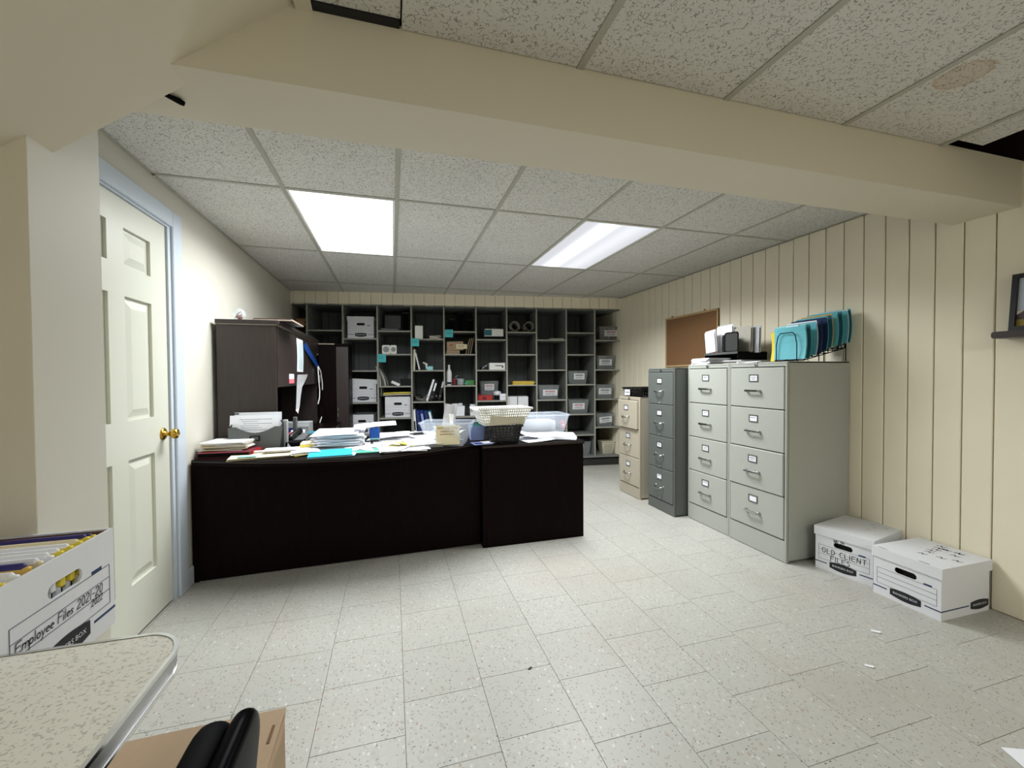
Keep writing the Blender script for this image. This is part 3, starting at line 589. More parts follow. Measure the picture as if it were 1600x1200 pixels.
t = put('kraft_carton', 'tilted brown carton with a white address label', 'box', 1.96, .07, 1.577); B(-.1, .115, 0, .2, 0, .115, b=.003).o('carton', 'kraft', t, rot=(0, -.03, 0)); B(.02, .16, -.004, -.002, .02, .08).o('address_label', 'manila', t); B(-.06, -.03, -.0015, 0, .06, .075).o('sticker', 'red', t)
m_ = MB(); squiggle(m_, .04, .13, .055, .006, -.0045, random.Random(5)); squiggle(m_, .04, .12, .04, .005, -.0045, random.Random(6)); m_.o('address_print', 'ink', t)
for k in range(3): leaner('file_folder', ['worn brown folder leaning in the carton cubby, left', 'worn brown folder leaning in the carton cubby, centre', 'worn brown folder leaning in the carton cubby, right'][k], 'folder', 2.10+.03*k, 1.527, .008, .215, .2, .26-.03*k, 'kraft')
t = put('water_bottle', 'white enamel water bottle standing on the mug shelf', 'bottle', 1.885, .12, 1.12); MB().lathe([(.034, 0), (.036, .005), (.036, .16), (.03, .185), (.016, .215), (.014, .235)], 18).o('bottle_body', 'bottle', t, smooth=True); MB().lathe([(.016, .235), (.016, .262), (.012, .268)], 14).o('cap', 'bottle', t)
t = put('patterned_cup', 'small white cup with dark pattern before the bottle', 'cup', 1.886, .045, 1.12); MB().lathe([(.026, 0), (.03, .004), (.032, .06), (.028, .06), (.025, .008)], 16).o('cup_body', 'paper', t)
for a in range(6): B(-.006, .006, -.0325, -.031, .012+.006*(a % 2), .045, b=.001).o('pattern_patch', 'ink', t, rot=(0, 0, (a-2.5)*.36))
t = put('small_jar', 'small red-brown jar beside the white bottle', 'jar', 1.955, .08, 1.12); MB().lathe([(.024, 0), (.026, .01), (.026, .06), (.018, .07)], 14).o('jar_body', 'maroon', t); MB().lathe([(.02, .07), (.02, .085)], 14).o('lid', 'red', t)
t = put('glass_mug', 'clear glass jug with handle on the mug shelf', 'mug', 2.035, .1, 1.12); MB().lathe([(.042, 0), (.046, .01), (.048, .085), (.045, .085), (.042, .008)], 18).o('glass_body', 'glass', t, smooth=True); MB().tube([(-.046, 0, .075), (-.07, 0, .11), (-.03, 0, .13)], .004).o('handle', 'glass', t)
t = put('green_carton', 'green carton lying on the mug shelf', 'box', 2.155, .07, 1.12); B(-.065, .062, 0, .14, 0, .066, b=.003).o('carton', 'green', t); B(-.06, .0, -.001, 0, .03, .05).o('carton_print', 'seagreen', t, rot=(0, -.3, 0))
t = put('card_file', 'white card file box with index cards standing up', 'box', 1.975, .08, .716)
MB().frustum(.21, .16, .222, .17, 0, .125, .004).o('file_body', 'paper', t, (0, .085, 0))
for k in range(4): B(-.09+.04*k, -.02+.035*k, .03+.03*k, .033+.03*k, .05, .152+.008*(k % 2)).o('index_card', 'card', t)
t = put('cartridge_carton', 'upright white carton right of the card file', 'box', 2.19, .04, .716); B(-.035, .035, 0, .1, 0, .15, b=.003).o('carton', 'card', t); B(-.028, .028, -.001, 0, .05, .13).o('carton_print', 'greyl', t)
t = put('glove_carton', 'white and blue glove carton on the black tray', 'box', 2.48, .07, 1.762); B(-.125, .125, 0, .12, 0, .1, b=.003).o('carton', 'white_pl', t); B(-.1255, -.03, -.001, .0, .012, .088).o('blue_print', 'teal_d', t); MB().prism(rrect(-.06, .06, .03, .09, .025), .1, .1012).o('opening', 'lavender', t)
MB().sheet(-.03, .06, .04, .09, lambda u, v_: .1+.02*math.sin(PI*u), .002, 5, 3).o('glove', 'strip', t)
t = put('black_tray', 'shallow black tray under the glove carton', 'tray', 2.505, .05, 1.72); MB().frustum(.2, .18, .25, .22, 0, .042, .004).o('tray_body', 'black', t, (0, .12, 0)); B(-.12, .12, .03, .035, .03, .041).o('rim', 'charcoal', t)
t = put('device_carton', 'flat white carton with small printed picture, second cubby down', 'box', 2.52, .06, 1.319); B(-.107, .107, 0, .16, 0, .093, b=.003).o('carton', 'white_pl', t); B(-.03, .07, -.001, 0, .05, .062).o('carton_print', 'greyp', t); B(.06, .08, -.001, 0, .03, .05).o('carton_mark', 'ink', t)
t = put('hole_punch', 'grey hand punch lying left of the flat white carton', 'punch', 2.34, .08, 1.319); B(-.035, .03, 0, .04, 0, .012, b=.003).o('punch_base', 'greyp', t); MB().tube([(-.03, .02, .015), (.045, .02, .062)], [.007, .009]).o('lever', 'greyl', t); B(-.045, -.025, .005, .035, .0, .035, b=.004).o('punch_head', 'blackm', t)
def tub(name, label, cat, s, z, w, h, label_, d=.06, mat='clear_dk', dep=.3, lw=None, group=None, tilt=0, red=True):
    t = put(name, label, cat, s, d, z, group)
    MB().frustum(w*.86, dep*.86, w, dep, 0, h, .003).o('bin_body', mat, t, (0, dep/2, 0))
    m_ = MB().prism(rrect(-w/2-.008, w/2+.008, -.008, dep+.008, .015), h-.006, h+.002, [rrect(-w/2+.006, w/2-.006, .006, dep-.006, .012)]); m_.o('bin_rim', mat, t)
    if label_:
        lw = lw or .13; lx, lz = label_; y = lambda z_: .07*w*(1-z_/h)*dep/w-.004
        lb = B(-lw/2, lw/2, -.0015, 0, -.042, .042).o('bin_label', 'card', t, (lx, -.002+.07*dep*(1-lz/h), lz), (math.atan(.07*dep/h), tilt, 0))
        m_ = MB(); r_ = random.Random(int(s*100)); squiggle(m_, -lw*.36, lw*.36, .006, .016, -.0022, r_); m_.o('bold_print', 'red_ink' if red else 'ink', lb)
        m_ = MB(); squiggle(m_, -lw*.3, lw*.3, -.016, .007, -.0022, r_); squiggle(m_, -lw*.36, lw*.34, -.028, .004, -.0022, r_); squiggle(m_, -lw*.3, lw*.3, .028, .004, -.0022, r_); m_.o('small_print', 'ink', lb)
    return t
tub('clear_bin', 'clear bin with white label behind the red carton', 'bin', 2.43, .917, .25, .25, (-.0, .17), d=.24, dep=.25, mat='clear_dk')
t = put('red_carton', 'red carton of supplies in the cluttered cubby', 'box', 2.35, .07, .917); B(-.09, .1, 0, .12, 0, .065, b=.003).o('carton', 'red', t); B(-.095, -.05, .02, .1, .065, .085, b=.003).o('carton_lid', 'maroon', t); B(-.03, .02, -.001, 0, .01, .05).o('carton_print', 'maroon', t)
t = put('phone_headset', 'white and black phone handset in the cluttered cubby', 'phone', 2.53, .1, .917)
MB().lathe([(.05, 0), (.055, .02), (.048, .05), (.0, .062)], 16).o('dome', 'bottle', t, (0, .06, .06), smooth=True); MB().lathe([(.035, 0), (.04, .03), (.045, .06)], 14).o('base', 'black', t, (0, .06, 0))
t = put('index_cards', 'white printed card standing at the cubby edge', 'card', 2.59, .035, .917); B(-.043, .043, 0, .03, 0, .085, b=.002).o('card_block', 'paper', t); m_ = MB(); squiggle(m_, -.03, .03, .05, .004, -.001, random.Random(9)); squiggle(m_, -.03, .03, .035, .004, -.001, random.Random(8)); m_.o('card_print', 'pencil', t)
def roll(s, r, inner, label):
    t = put('paper_roll', label, 'paper roll', s, .04, 1.82); pts = []
    turns = inner
    for k in range(40):
        a = -2*PI*turns*k/39+PI*1.2; rr = r*(1-.36*k/39); pts.append((rr*math.cos(a), r+rr*math.sin(a)))
    out = pts+[(x*.965, r+(z-r)*.965) for x, z in pts[::-1]]
    m_ = MB(); n = len(pts)
    vs = []
    for dd in (0, .5): vs += [(x, dd, z) for x, z in pts]+[(x*.955, dd, r+(z-r)*.955) for x, z in pts]
    fs = []
    for k in range(n-1):
        fs += [(k, k+1, n+k+1, n+k), (2*n+k, 3*n+k, 3*n+k+1, 2*n+k+1), (k, 2*n+k, 2*n+k+1, k+1), (n+k, n+k+1, 3*n+k+1, 3*n+k)]
    m_.add(vs, fs).o('rolled_sheet', 'greypap', t, smooth=False)
roll(2.757, .074, 2.2, 'loosely coiled paper roll, left of the two in a top cubby'); roll(2.955, .074, 1.1, 'wide open paper roll, right of the two in a top cubby')
t = put('tape_dispenser', 'small dark object far back in the cubby under the paper rolls', 'dispenser', 2.79, .32, 1.525); B(-.025, .025, 0, .05, 0, .022, b=.004).o('base', 'blackm', t); MB().lathe([(.02, 0), (.02, .015)], 12, Matrix.Rotation(PI/2, 4, 'X')).o('tape_reel', 'charcoal', t, (0, .03, .03))
t = put('envelope_stack', 'stack of yellow envelopes lying on a shelf', 'envelopes', 2.87, .05, 1.12)
for k in range(4): B(-.15+.012*(k % 2), .14+.01*(k % 3), 0, .2, .012*k, .012*k+.0105, b=.002).o('envelope', 'ochre' if k % 2 else 'yellow', t)
t = put('white_carton', 'white carton with dark centre slot, left half of the pair low behind the baskets', 'box', 2.715, .06, .716); B(-.07, .07, 0, .2, 0, .245, b=.003).o('carton', 'card', t); B(-.05, .05, -.001, 0, .1, .104).o('carton_print', 'pencil', t)
t = put('white_carton', 'white carton with printed base line, right half of the pair behind the baskets', 'box', 2.865, .06, .716); B(-.07, .07, 0, .2, 0, .245, b=.003).o('carton', 'card', t); B(-.06, .03, -.001, 0, .12, .13).o('carton_print', 'pencil', t)
t = put('paper_stack', 'thin pale paper stack at the edge of an empty cubby', 'paper', 3.335, .03, 1.72); B(-.1, .095, 0, .2, 0, .009).o('sheet', 'greypap', t); B(-.105, .09, .004, .19, .009, .02).o('sheet', 'greypap', t)
tub('plastic_bin', 'smoky plastic bin with red-lettered label, alone in the eighth column', 'bin', 3.22, .917, .29, .19, (.02, .09), lw=.2)
tub('plastic_bin', 'smoky bin, upper of the two in the ninth column', 'bin', 3.63, 1.12, .28, .18, (.02, .105), lw=.15, red=False)
tub('plastic_bin', 'smoky bin, second one down in the ninth column', 'bin', 3.64, .716, .29, .19, (.0, .1), lw=.17)
tub('plastic_bin', 'smoky bin on the bottom board beside the desk end', 'bin', 3.67, .136, .29, .19, (-.02, .12), lw=.11, red=False)
tub('plastic_bin', 'smoky bin highest in the last column by the wall', 'bin', 4.07, 1.72, .26, .19, (.04, .1), lw=.19)
tub('plastic_bin', 'smoky bin second from the top in the last column', 'bin', 4.03, 1.319, .26, .19, (.0, .1), lw=.18, red=False)
tub('plastic_bin', 'smoky bin third from the top in the last column', 'bin', 4.02, .917, .25, .19, (.0, .1), lw=.18, red=False)
tub('plastic_bin', 'smoky bin with crooked label, fourth in the last column', 'bin', 4.02, .532, .25, .18, (.01, .09), lw=.18, tilt=-.09, red=False)
t = put('ivory_basket', 'small ivory slatted basket on the bottom board by the wall', 'basket', 4.09, .1, .136); MB().frustum(.15, .13, .2, .18, 0, .17, .005).o('basket_body', 'ivory_pl', t, (0, .1, 0))
for k in range(5): B(-.06+.028*k, -.052+.028*k, .004, .012, .03, .14).o('slat', 'greypap', t)
B(-.105, .105, .0, .008, .165, .178, b=.003).o('rim', 'ivory_pl', t)
# ------------------------------------------------------------------ desk suite
DT = .745
dk_ = T('executive_desk', 'large dark espresso desk with bowed front panel facing the room', 'desk', (-1.165, 2.935, 0))
bow = [(0, .0), (.0, -.012), (.2, -.10), (.42, -.185), (.68, -.238), (.93, -.265), (1.1, -.25), (1.35, -.135), (1.62, -.01), (1.773, .07)]
top = bow+[(1.773, .72), (0, .72)]
MB().prism(top, DT-.032, DT).o('desk_top', 'desk', dk_)
MB().prism([(x, y-.0015) for x, y in bow]+[(x, y+.004) for x, y in bow[::-1]], DT-.012, DT-.004).o('edge_band', 'desk_edge', dk_)
RZ = Matrix.Rotation(math.radians(1.95), 4, 'Z')
MB().box(0, 1.773, .0, .022, .005, DT-.032, .002, RZ).o('modesty_panel', 'desk', dk_)
MB().box(-.006, .024, -.004, .70, 0, DT-.032, .002).o('end_panel', 'desk', dk_); B(1.745, 1.771, .11, .70, 0, DT-.032).o('end_panel', 'desk', dk_)
rd = T('desk_return', 'dark espresso desk pedestal unit closing the right end of the desk', 'desk', (.612, 2.922, 0))
B(0, .79, 0, .80, .0, .715, b=.002).o('pedestal_body', 'desk', rd); B(-.004, .797, -.008, .81, .715, DT-.004, b=.004).o('return_top', 'desk', rd)
B(0, .79, -.0095, -.0075, .722, .736).o('edge_band', 'desk_edge', rd); B(.03, .76, -.003, .0, .02, .70, b=.001).o('front_panel', 'desk', rd)
cr = T('credenza', 'dark credenza worktop along the left wall under the hutch', 'desk', (-1.165, 3.67, 0))
B(0, .62, 0, 1.27, DT-.03, DT, b=.003).o('worktop', 'desk', cr); B(.56, .58, .0, 1.27, .0, DT-.03).o('front_panel', 'desk', cr); B(0, .58, 1.25, 1.268, 0, DT-.03).o('end_panel', 'desk', cr); B(.617, .6215, .0, 1.27, DT-.026, DT-.004).o('edge_band', 'desk_edge', cr)
hu = T('desk_hutch', 'dark wood hutch cabinet standing on the credenza against the left wall', 'cabinet', (-1.148, 3.28, DT))
HH = .865
MB().box(0, .362, 0, .022, 0, HH-.006, .001).o('side_panel', 'hutch', hu); B(0, .362, 1.63, 1.652, 0, HH-.006).o('side_panel', 'hutch', hu)
B(0, .016, .022, 1.63, 0, HH-.006).o('back_panel', 'desk', hu); B(.016, .35, .022, 1.63, .42, .438).o('cabinet_floor', 'hutch', hu)
B(-.004, .385, -.012, 1.67, HH, HH+.028, b=.003).o('hutch_top', 'hutch', hu); B(-.002, .372, -.006, 1.66, HH-.006, HH).o('top_lip', 'lip', hu)
for k, (y0, y1) in enumerate(((.026, .556), (.560, 1.09), (1.094, 1.626))):
    B(.35, .368, y0, y1, .425, HH-.012, b=.002).o('hutch_door', 'hutch', hu)
B(-.012, 0.0, .05, .07, .1, .8).o('wall_cleat', 'desk', hu)
tc = T('storage_tower', 'tall near-black wardrobe cupboard in front of the shelving, beside hutch', 'cabinet', (-.775, 4.955, 0))
B(0, .31, 0, .4, 0, 1.588, b=.002).o('carcass', 'desk', tc); B(-.002, .312, -.004, .404, 1.588, 1.608, b=.002).o('tower_top', 'desk', tc); B(.0, .165, -.006, -.002, 1.594, 1.606).o('top_lip', 'lip', tc)
B(.004, .175, -.016, -.001, .06, 1.57, b=.002).o('tower_door', 'desk', tc); B(.18, .306, -.016, -.001, .06, 1.57, b=.002).o('tower_door', 'hutch', tc)
for z in (.86, .80): B(.187, .195, -.032, -.016, z, z+.045, b=.003).o('door_pull', 'chrome', tc)
# things on / hanging from the hutch
ZH = DT+HH+.028
t = T('glass_paperweight', 'clear glass globe ornament on top of the hutch', 'ornament', (-1.02, 3.31, ZH)); MB().lathe([(.02, 0), (.03, .002), (.042, .025), (.043, .04), (.036, .062), (.02, .076), (.004, .08)], 20).o('globe', 'glass', t, smooth=True)
MB().tube([(-.02, 0, .015), (-.01, .012, .045), (.015, .0, .06), (.022, -.012, .03), (0, -.01, .02)], .004).o('swirl', 'maroon', t); MB().lathe([(.012, .0), (.02, .012), (.01, .03)], 10).o('flower', 'brown_ink', t, (.006, 0, .006))
t = T('picture_board', 'thin brown framed board lying flat on top of the hutch', 'frame', (-.93, 3.33, ZH)); B(0, .245, -.03, .34, 0, .016, b=.003).o('board', 'walnut', t); B(-.004, .25, -.034, -.03, 0, .009, b=.001).o('frame_edge', 'lip', t); B(.245, .25, -.03, .344, 0, .012, b=.001).o('frame_edge', 'lip', t)
XD = -1.148+.3685
def on_door(name, label, cat, y, z): return T(name, label, cat, (XD, y, z), PI/2)
t = on_door('phone_list', 'printed white list taped to the hutch door', 'notice', 3.9, 1.285); MB().sheet(0, .25, 0, .285, lambda u, v_: .002+.004*math.sin(PI*v_), .001, 3, 8, FRONT).o('list_page', 'paper', t)
m_ = MB(); r_ = random.Random(2)
for k in range(14): squiggle(m_, .05, .2, .03+.0165*k, .007, -.0085, r_)
m_.o('list_print', 'mint', t)
t = on_door('plastic_strip', 'pale crumpled plastic strip hanging from the hutch door', 'strip', 3.79, .955)
MB().add([(x, -.004-.012*(k % 2), z) for k, (x, z) in enumerate(((.03, 0), (.12, .03), (.06, .1), (.17, .12), (.08, .2), (.24, .2), (.1, .27), (.4, .26), (.12, .305), (.5, .31)))], [(0, 1, 3, 2), (2, 3, 5, 4), (4, 5, 7, 6), (6, 7, 9, 8)]).o('wrap', 'strip', t); MB().add([(.0, -.01, .012), (.05, -.018, -.02), (.13, -.012, .028)], [(0, 1, 2)]).o('tip', 'white_pl', t)
t = on_door('sticker_tag', 'small pink and white tag stuck low on the hutch door', 'sticker', 3.63, 1.19); B(0, .155, -.003, 0, .035, .075).o('tag_top', 'paper', t); B(0, .155, -.004, 0, 0, .035).o('tag_band', 'pink', t)
t = on_door('lanyard', 'blue lanyard with white cords hanging at the hutch', 'lanyard', 4.2, .74)
MB().add([(0, -.006, .8), (.08, -.008, .82), (.62, -.03, .62), (.58, -.03, .58), (.0, -.004, .76)], [(0, 1, 2, 3), (0, 3, 4)]).o('strap', 'blue', t)
MB().tube([(.56, -.03, .61), (.55, -.035, .5), (.58, -.04, .36), (.56, -.04, .28), (.5, -.035, .22)], .0055, 6).o('white_cord', 'white_pl', t, smooth=True)
MB().tube([(.58, -.03, .61), (.66, -.04, .56), (.72, -.045, .44), (.76, -.04, .3), (.78, -.035, .16), (.74, -.03, .06), (.68, -.02, .006)], .0055, 6).o('white_cord', 'white_pl', t, smooth=True); B(.6, .66, -.036, -.03, .44, .52, b=.002).o('badge', 'greyl', t)
# ------------------------------------------------------------------ papers and things on the desk
def sheets(name, label, cat, x, y, z, rz, w_, l_, n, mats, th=.004, jit=.02, group=None, curl=.004, seed=1):
    t = T(name, label, cat, (x, y, z), rz, group); r_ = random.Random(seed); zz = 0
    for k in range(n):
        a = r_.uniform(-.09, .09); ph = r_.uniform(0, 6); hh = curl*r_.uniform(.3, 1)
        MB().sheet(-w_/2, w_/2, -l_/2, l_/2, lambda u, v_: hh*(1+math.sin(3*u+ph)*math.cos(2*v_)), th*r_.uniform(.7, 1.2), 5, 4).o('sheet', mats[k % len(mats)], t, (r_.uniform(-jit, jit), r_.uniform(-jit, jit), zz), (0, 0, a)); zz += th*1.2+hh*.25
    return t
z0 = DT+.001
t = T('ring_binder', 'dark maroon binder under the paper stack at the desk left end', 'binder', (-1.0, 3.07, z0), -.05); B(-.145, .15, -.12, .12, 0, .034, b=.003).o('cover', 'maroon', t); B(.152, .156, -.1, .1, .004, .03).o('spine_edge', 'red', t); B(-.14, .14, -.1205, -.115, .006, .028).o('pages', 'blackm', t)
t = sheets('file_stack', 'stack of manila folders and papers on the maroon binder', 'paper', -1.02, 3.10, z0+.034, -.06, .25, .2, 9, ['paper', 'manila', 'greypap', 'paper', 'manila'], .0045, .016, curl=.003, seed=4)
tag(MB().tube([(-.86, 2.99, z0+.018), (-.74, 3.02, z0+.016)], [.012, .009], 10).o('marker_pen', 'steel'), 'silver marker lying beside the maroon binder', 'pen')
sheets('folder_stack', 'flat manila folders at the front edge of the desk', 'folders', -.77, 2.935, z0, .12, .36, .2, 3, ['manila', 'black', 'manila'], .003, .015, curl=.001, seed=6)
tag(MB().sheet(-.04, .06, -.03, .03, lambda u, v_: .001, .001, 2, 2).o('sticky_note', 'mint', None, (-.86, 2.86, z0+.016), (0, 0, .1)), 'pale teal note on the manila folders at the desk front', 'sticky note')
sheets('booklet', 'white folded booklet on the manila folders', 'booklet', -.69, 3.01, z0+.018, .1, .2, .12, 3, ['paper', 'greypap', 'paper'], .003, .008, curl=.003, seed=8)
t = T('file_holder', 'charcoal desk file holder with curved front and label slot', 'file holder', (-.885, 3.125, z0), -.06)
wv = [(-.15, 0), (.15, 0), (.165, .165)]+[(.165-.33*k/14, .165-.04*math.sin(PI*min(1, max(0, (k-2)/10)))**1.0) for k in range(1, 14)]+[(-.165, .16)]
TL = Matrix.Rotation(-.12, 4, 'X')
MB().prism(wv, -.004, 0, (), TL @ FRONT).o('front_panel', 'charcoal', t); B(-.16, .16, .10, .104, 0, .2).o('rear_panel', 'charcoal', t); B(-.15, .15, 0, .104, 0, .004).o('holder_floor', 'charcoal', t)
for x in (-.157, .153):
    MB().add([(x, 0, 0), (x, .1, 0), (x, .1, .2), (x, .02, .165), (x+.004, 0, 0), (x+.004, .1, 0), (x+.004, .1, .2), (x+.004, .02, .165)], [(3, 2, 1, 0), (4, 5, 6, 7), (0, 1, 5, 4), (1, 2, 6, 5), (2, 3, 7, 6), (3, 0, 4, 7)]).o('side_panel', 'black', t)
MB().prism([(-.03, -.017), (.03, -.017), (.03, .017), (-.03, .017)], 0, .003, [[(-.024, -.011), (.024, -.011), (.024, .011), (-.024, .011)]], Matrix.Translation((0, .005, .088)) @ TL @ FRONT).o('label_slot', 'blackm', t)
t = T('file_papers', 'scribbled white sheets standing in the charcoal file holder', 'paper', (-.89, 3.16, z0+.005), -.06)
for k in range(4):
    q = MB().box(-.16+.004*k, .135+.003*k, 0, .002, .02, .235-.007*k if k != 3 else .25, 0, Matrix.Translation((0, .02*k-.0, 0)) @ Matrix.Rotation(-.12+.03*k, 4, 'X')); q.o('sheet', 'paper', t)
m_ = MB(); r_ = random.Random(12); MX = Matrix.Rotation(-.12, 4, 'X')
for k in range(6): squiggle(m_, -.125+r_.uniform(0, .05), .0+r_.uniform(0, .1), .135+.014*k, .0035, -.001, r_, MX)
m_.o('handwriting', 'pencil', t); B(-.16, -.12, .06, .064, .238, .246).o('binder_clip', 'ink', t)
t = T('desk_organizer', 'grey upright divider standing right of the file holder', 'organizer', (-.715, 3.2, z0), -.1); B(-.014, .012, -.01, .02, 0, .2, b=.003).o('divider', 'greyl', t); B(-.02, .02, -.02, .22, 0, .006).o('organizer_base', 'greyp', t); B(-.014, .012, .19, .215, 0, .2, b=.003).o('divider', 'greyp', t)
t = T('desk_telephone', 'dark grey desk telephone with handset behind the papers', 'telephone', (-.62, 3.34, z0), -.25)
MB().add([(-.1, -.09, 0), (.1, -.09, 0), (.1, .1, 0), (-.1, .1, 0), (-.1, -.09, .02), (.1, -.09, .02), (.1, .1, .075), (-.1, .1, .075)], [(3, 2, 1, 0), (4, 5, 6, 7), (0, 1, 5, 4), (1, 2, 6, 5), (2, 3, 7, 6), (3, 0, 4, 7)]).o('phone_base', 'greyp', t)
MB().tube([(-.075, -.07, .05), (-.075, -.05, .07), (-.075, .05, .095), (-.075, .08, .09)], [.024, .018, .018, .024], 10).o('handset', 'black', t, smooth=True); B(0, .08, .05, .09, .066, .07).o('display', 'teal_d', t, rot=(.26, 0, 0))
for i in range(3):
    for j in range(4): B(.0+.026*i, .018+.026*i, -.075+.026*j, -.057+.026*j, .026+.0073*j, .034+.0073*j, b=.002).o('key', 'charcoal', t)
t = T('tissue_box', 'upright white and violet box on the credenza behind the phone', 'box', (-.93, 3.82, z0), -.1); B(0, .26, 0, .11, 0, .12, b=.003).o('carton', 'greyl', t); B(0, .14, -.002, 0, .0, .075).o('violet_print', 'purple', t); B(.14, .255, -.002, 0, .08, .11).o('grey_print', 'strip', t)
t = T('tape_roll', 'red tape dispenser near the grey divider', 'tape', (-.72, 3.48, z0), .2); B(-.06, .05, -.02, .02, 0, .02, b=.004).o('dispenser', 'red', t); MB().lathe([(.03, -.012), (.034, 0), (.03, .012)], 16, Matrix.Rotation(PI/2, 4, 'X')).o('tape', 'pink', t, (-.01, 0, .05))
t = T('note_block', 'small white carton among the clutter by the telephone', 'box', (-.74, 3.66, z0), .15); B(-.04, .06, -.03, .03, 0, .07, b=.003).o('carton', 'paper', t); B(-.03, .03, -.031, -.03, .02, .04).o('carton_print', 'pink', t)
t = T('stapler', 'teal and black stapler on the credenza edge', 'stapler', (-.6, 3.74, z0), .15); B(-.07, .07, -.018, .018, 0, .012, b=.004).o('stapler_base', 'black', t); MB().box(-.07, .07, -.016, .016, .02, .042, .008, Matrix.Rotation(-.12, 4, 'Y')).o('stapler_arm', 'teal_d', t); B(-.07, -.045, -.015, .015, .008, .03).o('hinge', 'steel', t)
t = T('note_pads', 'stack of yellow note pads between telephone and papers', 'note pad', (-.56, 3.12, z0), .05)
for k, mt in enumerate(('manila', 'manila', 'yellow', 'manila')): B(-.05+.003*k, .05, -.06, .05, .013*k, .013*k+.012, b=.001).o('pad', mt, t)
t = T('clear_film_box', 'black and clear plastic case by the note pads', 'case', (-.66, 3.24, z0), .1); B(-.06, .06, -.05, .05, 0, .045, b=.004).o('case', 'blackm', t); MB().add([(-.05, -.052, .005), (-.02, -.052, .005), (-.045, -.052, .042)], [(0, 1, 2)]).o('white_mark', 'paper', t)
sheets('paper_pile', 'big sliding pile of white papers in the middle of the desk', 'paper', -.37, 3.24, z0, .05, .30, .42, 16, ['paper', 'paper', 'card'], .0045, .018, curl=.006, seed=14)
sheets('paper_pile', 'lower pile of white sheets at the back of the desk', 'paper', .1, 3.45, z0, -.12, .5, .34, 6, ['paper', 'card'], .003, .03, curl=.003, seed=19)
t = sheets('paper_pile', 'fanned cream sheets beneath the cyan folder', 'paper', -.56, 2.98, z0+.001, .3, .16, .24, 4, ['yellow', 'paper', 'manila', 'paper'], .003, .015, curl=.004, seed=23)
t = T('cyan_folder', 'bright cyan folder lying at the front desk edge', 'folder', (-.37, 2.86, z0), .09); B(-.14, .13, -.11, .11, 0, .007, b=.002).o('back_cover', 'mint', t); MB().sheet(-.14, .115, -.11, .105, lambda u, v_: .01+.006*v_, .0015, 4, 3).o('front_cover', 'cyan', t); B(.115, .135, -.1, .1, .008, .01).o('page_edge', 'paper', t)
t = T('seagreen_folder', 'sea green folder half under papers right of the cyan folder', 'folder', (-.18, 2.92, z0), .06); B(-.09, .12, -.1, .1, 0, .006, b=.002).o('back_cover', 'seagreen', t); MB().sheet(-.085, .115, -.1, .095, lambda u, v_: .007+.008*v_, .0015, 4, 3).o('front_cover', 'seagreen', t); B(-.04, .03, .02, .07, .018, .02).o('white_label', 'mint', t)
t = T('self_inking_stamp', 'blue self-inking stamp standing among the papers', 'stamp', (-.13, 3.2, z0), -.05); B(-.036, .036, -.02, .02, 0, .012, b=.003).o('stamp_base', 'charcoal', t); B(-.036, .036, -.018, .018, .045, .122, b=.008).o('stamp_handle', 'blue', t); B(-.034, .034, -.02, .02, .038, .048, b=.002).o('label_window', 'mint', t)
for x in (-.034, .03): B(x, x+.006, -.012, .012, .01, .05, b=.001).o('stamp_rail', 'steel', t)
o_ = tag(MB().sheet(-.15, .145, -.1, .09, lambda u, v_: .018*u+.004*math.sin(PI*u)+.01*v_, .0025, 8, 4).o('paper_sheet', 'paper', None, (-.125, 3.24, z0+.1225), (0, 0, .03)), 'white sheet balanced across the top of the blue stamp', 'paper')
t = T('bulldog_clips', 'small brown and steel clip left of the blue stamp', 'clip', (-.205, 3.1, z0+.0), .2); MB().prism([(-.025, 0), (.025, 0), (.008, .03), (-.008, .03)], -.03, .03, (), FRONT).o('clip_body', 'brown_ink', t); MB().tube([(-.01, -.02, .03), (-.018, -.02, .045), (-.018, .02, .045), (-.01, .02, .03)], .002).o('clip_wire', 'steel', t)
t = T('ink_bottle', 'tiny dark bottle in front of the blue stamp', 'bottle', (-.145, 3.08, z0), .0); MB().lathe([(.014, 0), (.016, .003), (.016, .022), (.007, .028)], 12).o('bottle_body', 'greyp', t); MB().lathe([(.008, .028), (.008, .042)], 10).o('cap', 'blackm', t)
t = T('tape_knife', 'white and black box knife lying across the papers', 'knife', (.12, 3.34, z0+.03), .12); MB().tube([(-.13, 0, .008), (.0, 0, .01)], [.007, .009], 10).o('knife_blade_holder', 'white_pl', t); MB().tube([(0, 0, .01), (.04, 0, .012), (.1, 0, .012), (.13, 0, .01)], [.009, .014, .014, .008], 10).o('grip', 'black', t, smooth=True)
t = T('light_dot_papers', 'white papers added inside the black basket as light dots behind its holes', 'paper', (.79, 3.03, z0+.004), -.06)  # papers added so the basket holes show dots of light
for k in range(6): B(-.085+.004*k, .08, -.05, .05, .004+.018*k, .017+.018*k, b=.001).o('folded_sheet', 'paper', t, rot=(0, 0, .06*(k % 3-1)))
r_ = random.Random(91)
for k, (x, y, dz, rz, lb) in enumerate(((-.18, 3.05, .012, .5, 'white sheet at an angle between the cyan folder and the stamp'), (.02, 3.12, .01, -.3, 'white sheet skewed right of the blue stamp'), (.28, 3.25, .03, .35, 'white sheet behind the clear tub corner'), (-.03, 2.93, .014, -.5, 'white sheet turned sideways near the desk front'), (-.5, 3.42, .002, .25, 'white sheet near the telephone'), (.0, 3.38, .034, .1, 'top white sheet of the desk middle behind the stamp'))):
    tag(MB().sheet(-.14, .14, -.108, .108, lambda u, v_: dz+.006*math.sin(4*u+k)+.01*v_*u, .0015, 6, 4).o('paper_sheet', 'paper', None, (x, y, z0), (0, 0, rz)), lb, 'paper')
